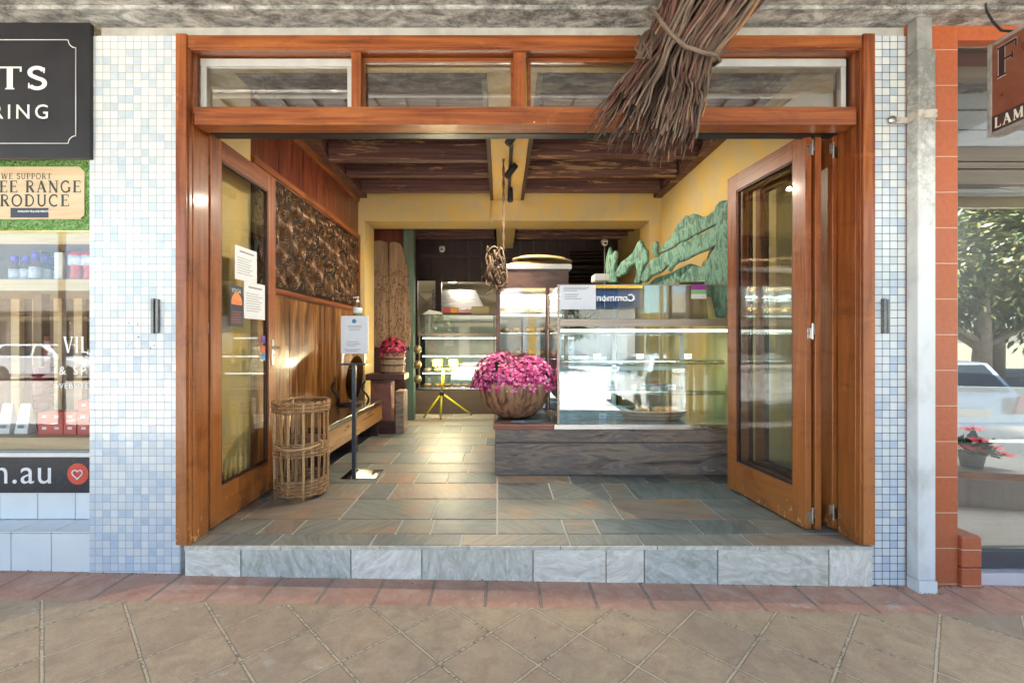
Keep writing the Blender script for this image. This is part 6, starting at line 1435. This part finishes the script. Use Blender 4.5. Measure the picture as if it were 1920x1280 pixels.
MB().box(8.9, 22, BYY - 6, BYY, -.24, 3.2).build('wall', plain('dark_shopfront', (.06, .07, .08), .3), sh_); MB().box(8.9, 22, BYY - 6, BYY + 1.6, 3.2, 6.4).build('upper_wall', plain('teal_upper', (.1, .3, .38), .5), sh_)
for k in range(4):
    f_ = MB().box(9.4 + k * 3.1, 11.9 + k * 3.1, BYY + .01, BYY + .04, .3, 2.7).build('window', alum, sh_); MB().box(9.5 + k * 3.1, 11.8 + k * 3.1, BYY + .05, BYY + .06, .4, 2.6).build('glazing', bpy.data.materials['tinted_glass'], f_)
ls_ = thing('shop_building', (-12, -22, -.24), 'long cream parade of shops across the road left of the bank', 'building')
MB().box(-34, 1.4, BYY - 6, BYY, -.24, 4.4).build('wall', nm('cream_render', [(.45, .4, .32), (.55, .5, .42)], 2, rough=.8), ls_); MB().box(-34, 1.4, BYY, BYY + 2, 2.9, 3.1).build('canopy', bronze, ls_)
for k in range(9):
    f_ = MB().box(-33 + k * 3.8, -30 + k * 3.8, BYY + .01, BYY + .04, .2, 2.6).build('window', bronze, ls_); MB().box(-32.9 + k * 3.8, -30.1 + k * 3.8, BYY + .05, BYY + .06, .3, 2.5).build('glazing', bpy.data.materials['tinted_glass'], f_)
# trees
tleaf = [plain('eucalypt_leaf', (.1, .13, .035), .5), plain('eucalypt_leaf_yellow', (.2, .2, .06), .5), plain('eucalypt_leaf_dark', (.04, .07, .025), .5)]
barkm = nm('pale_bark', [(.2, .15, .11), (.36, .3, .24)], 6, rough=.8, bump=.5)
def tree(x, y, h, r, seed, label, n=5200, ls=.32):
    rnd = random.Random(seed); b = V3(x, y, -.4); t_ = thing('street_tree', b, label, 'tree', 'street trees'); m = MB()
    m.tube([b, b + V3(.1, 0, h * .25), b + V3(-.05, .1, h * .5), b + V3(.1, 0, h * .75)], [.28, .22, .16, .06], 10); cl = []
    for k in range(9):
        a = k * 2.4; z = h * rnd.uniform(.16, .5); e = V3(math.cos(a) * r * rnd.uniform(.4, .9), math.sin(a) * r * rnd.uniform(.4, .9), h * rnd.uniform(.1, .38))
        s0 = b + V3(0, 0, z); m.tube([s0, s0 + e * .5 + V3(0, 0, .2), s0 + e], [.11, .07, .025], 7); cl.append((s0 + e, rnd.uniform(.28, .5) * r)); cl.append((s0 + e * .6 + V3(0, 0, .5), rnd.uniform(.25, .4) * r))
    cl.append((b + V3(0, 0, h * .9), r * .45)); m.build('trunk', barkm, t_)
    def pf(q):
        c, rr = q.choice(cl); d = V3(q.gauss(0, 1), q.gauss(0, 1), q.gauss(0, .7)); d.normalize(); return c + d * rr * q.uniform(.5, 1.05), d + V3(0, 0, -.5)
    leaf_mesh('crown', pf, n, ls, tleaf, t_, seed, .35)
tree(15.4, -9.2, 7.6, 4.4, 1, 'broad olive green gum tree across the road to the right', 16000, .26); tree(20, -13, 9, 5, 2, 'tall gum tree further right across the road', 14000, .4); tree(27, -19.5, 10, 6.5, 6, 'large gum tree behind the others at the far right', 14000, .6); tree(-6, -17.5, 7.5, 2.8, 3, 'loose crowned tree in front of the cream parade'); tree(3.5, -17.6, 6.5, 1.8, 4, 'slender street tree beside the bank', 2600); tree(-13, -17.4, 7, 2.6, 5, 'rounded street tree at the far left across the road')
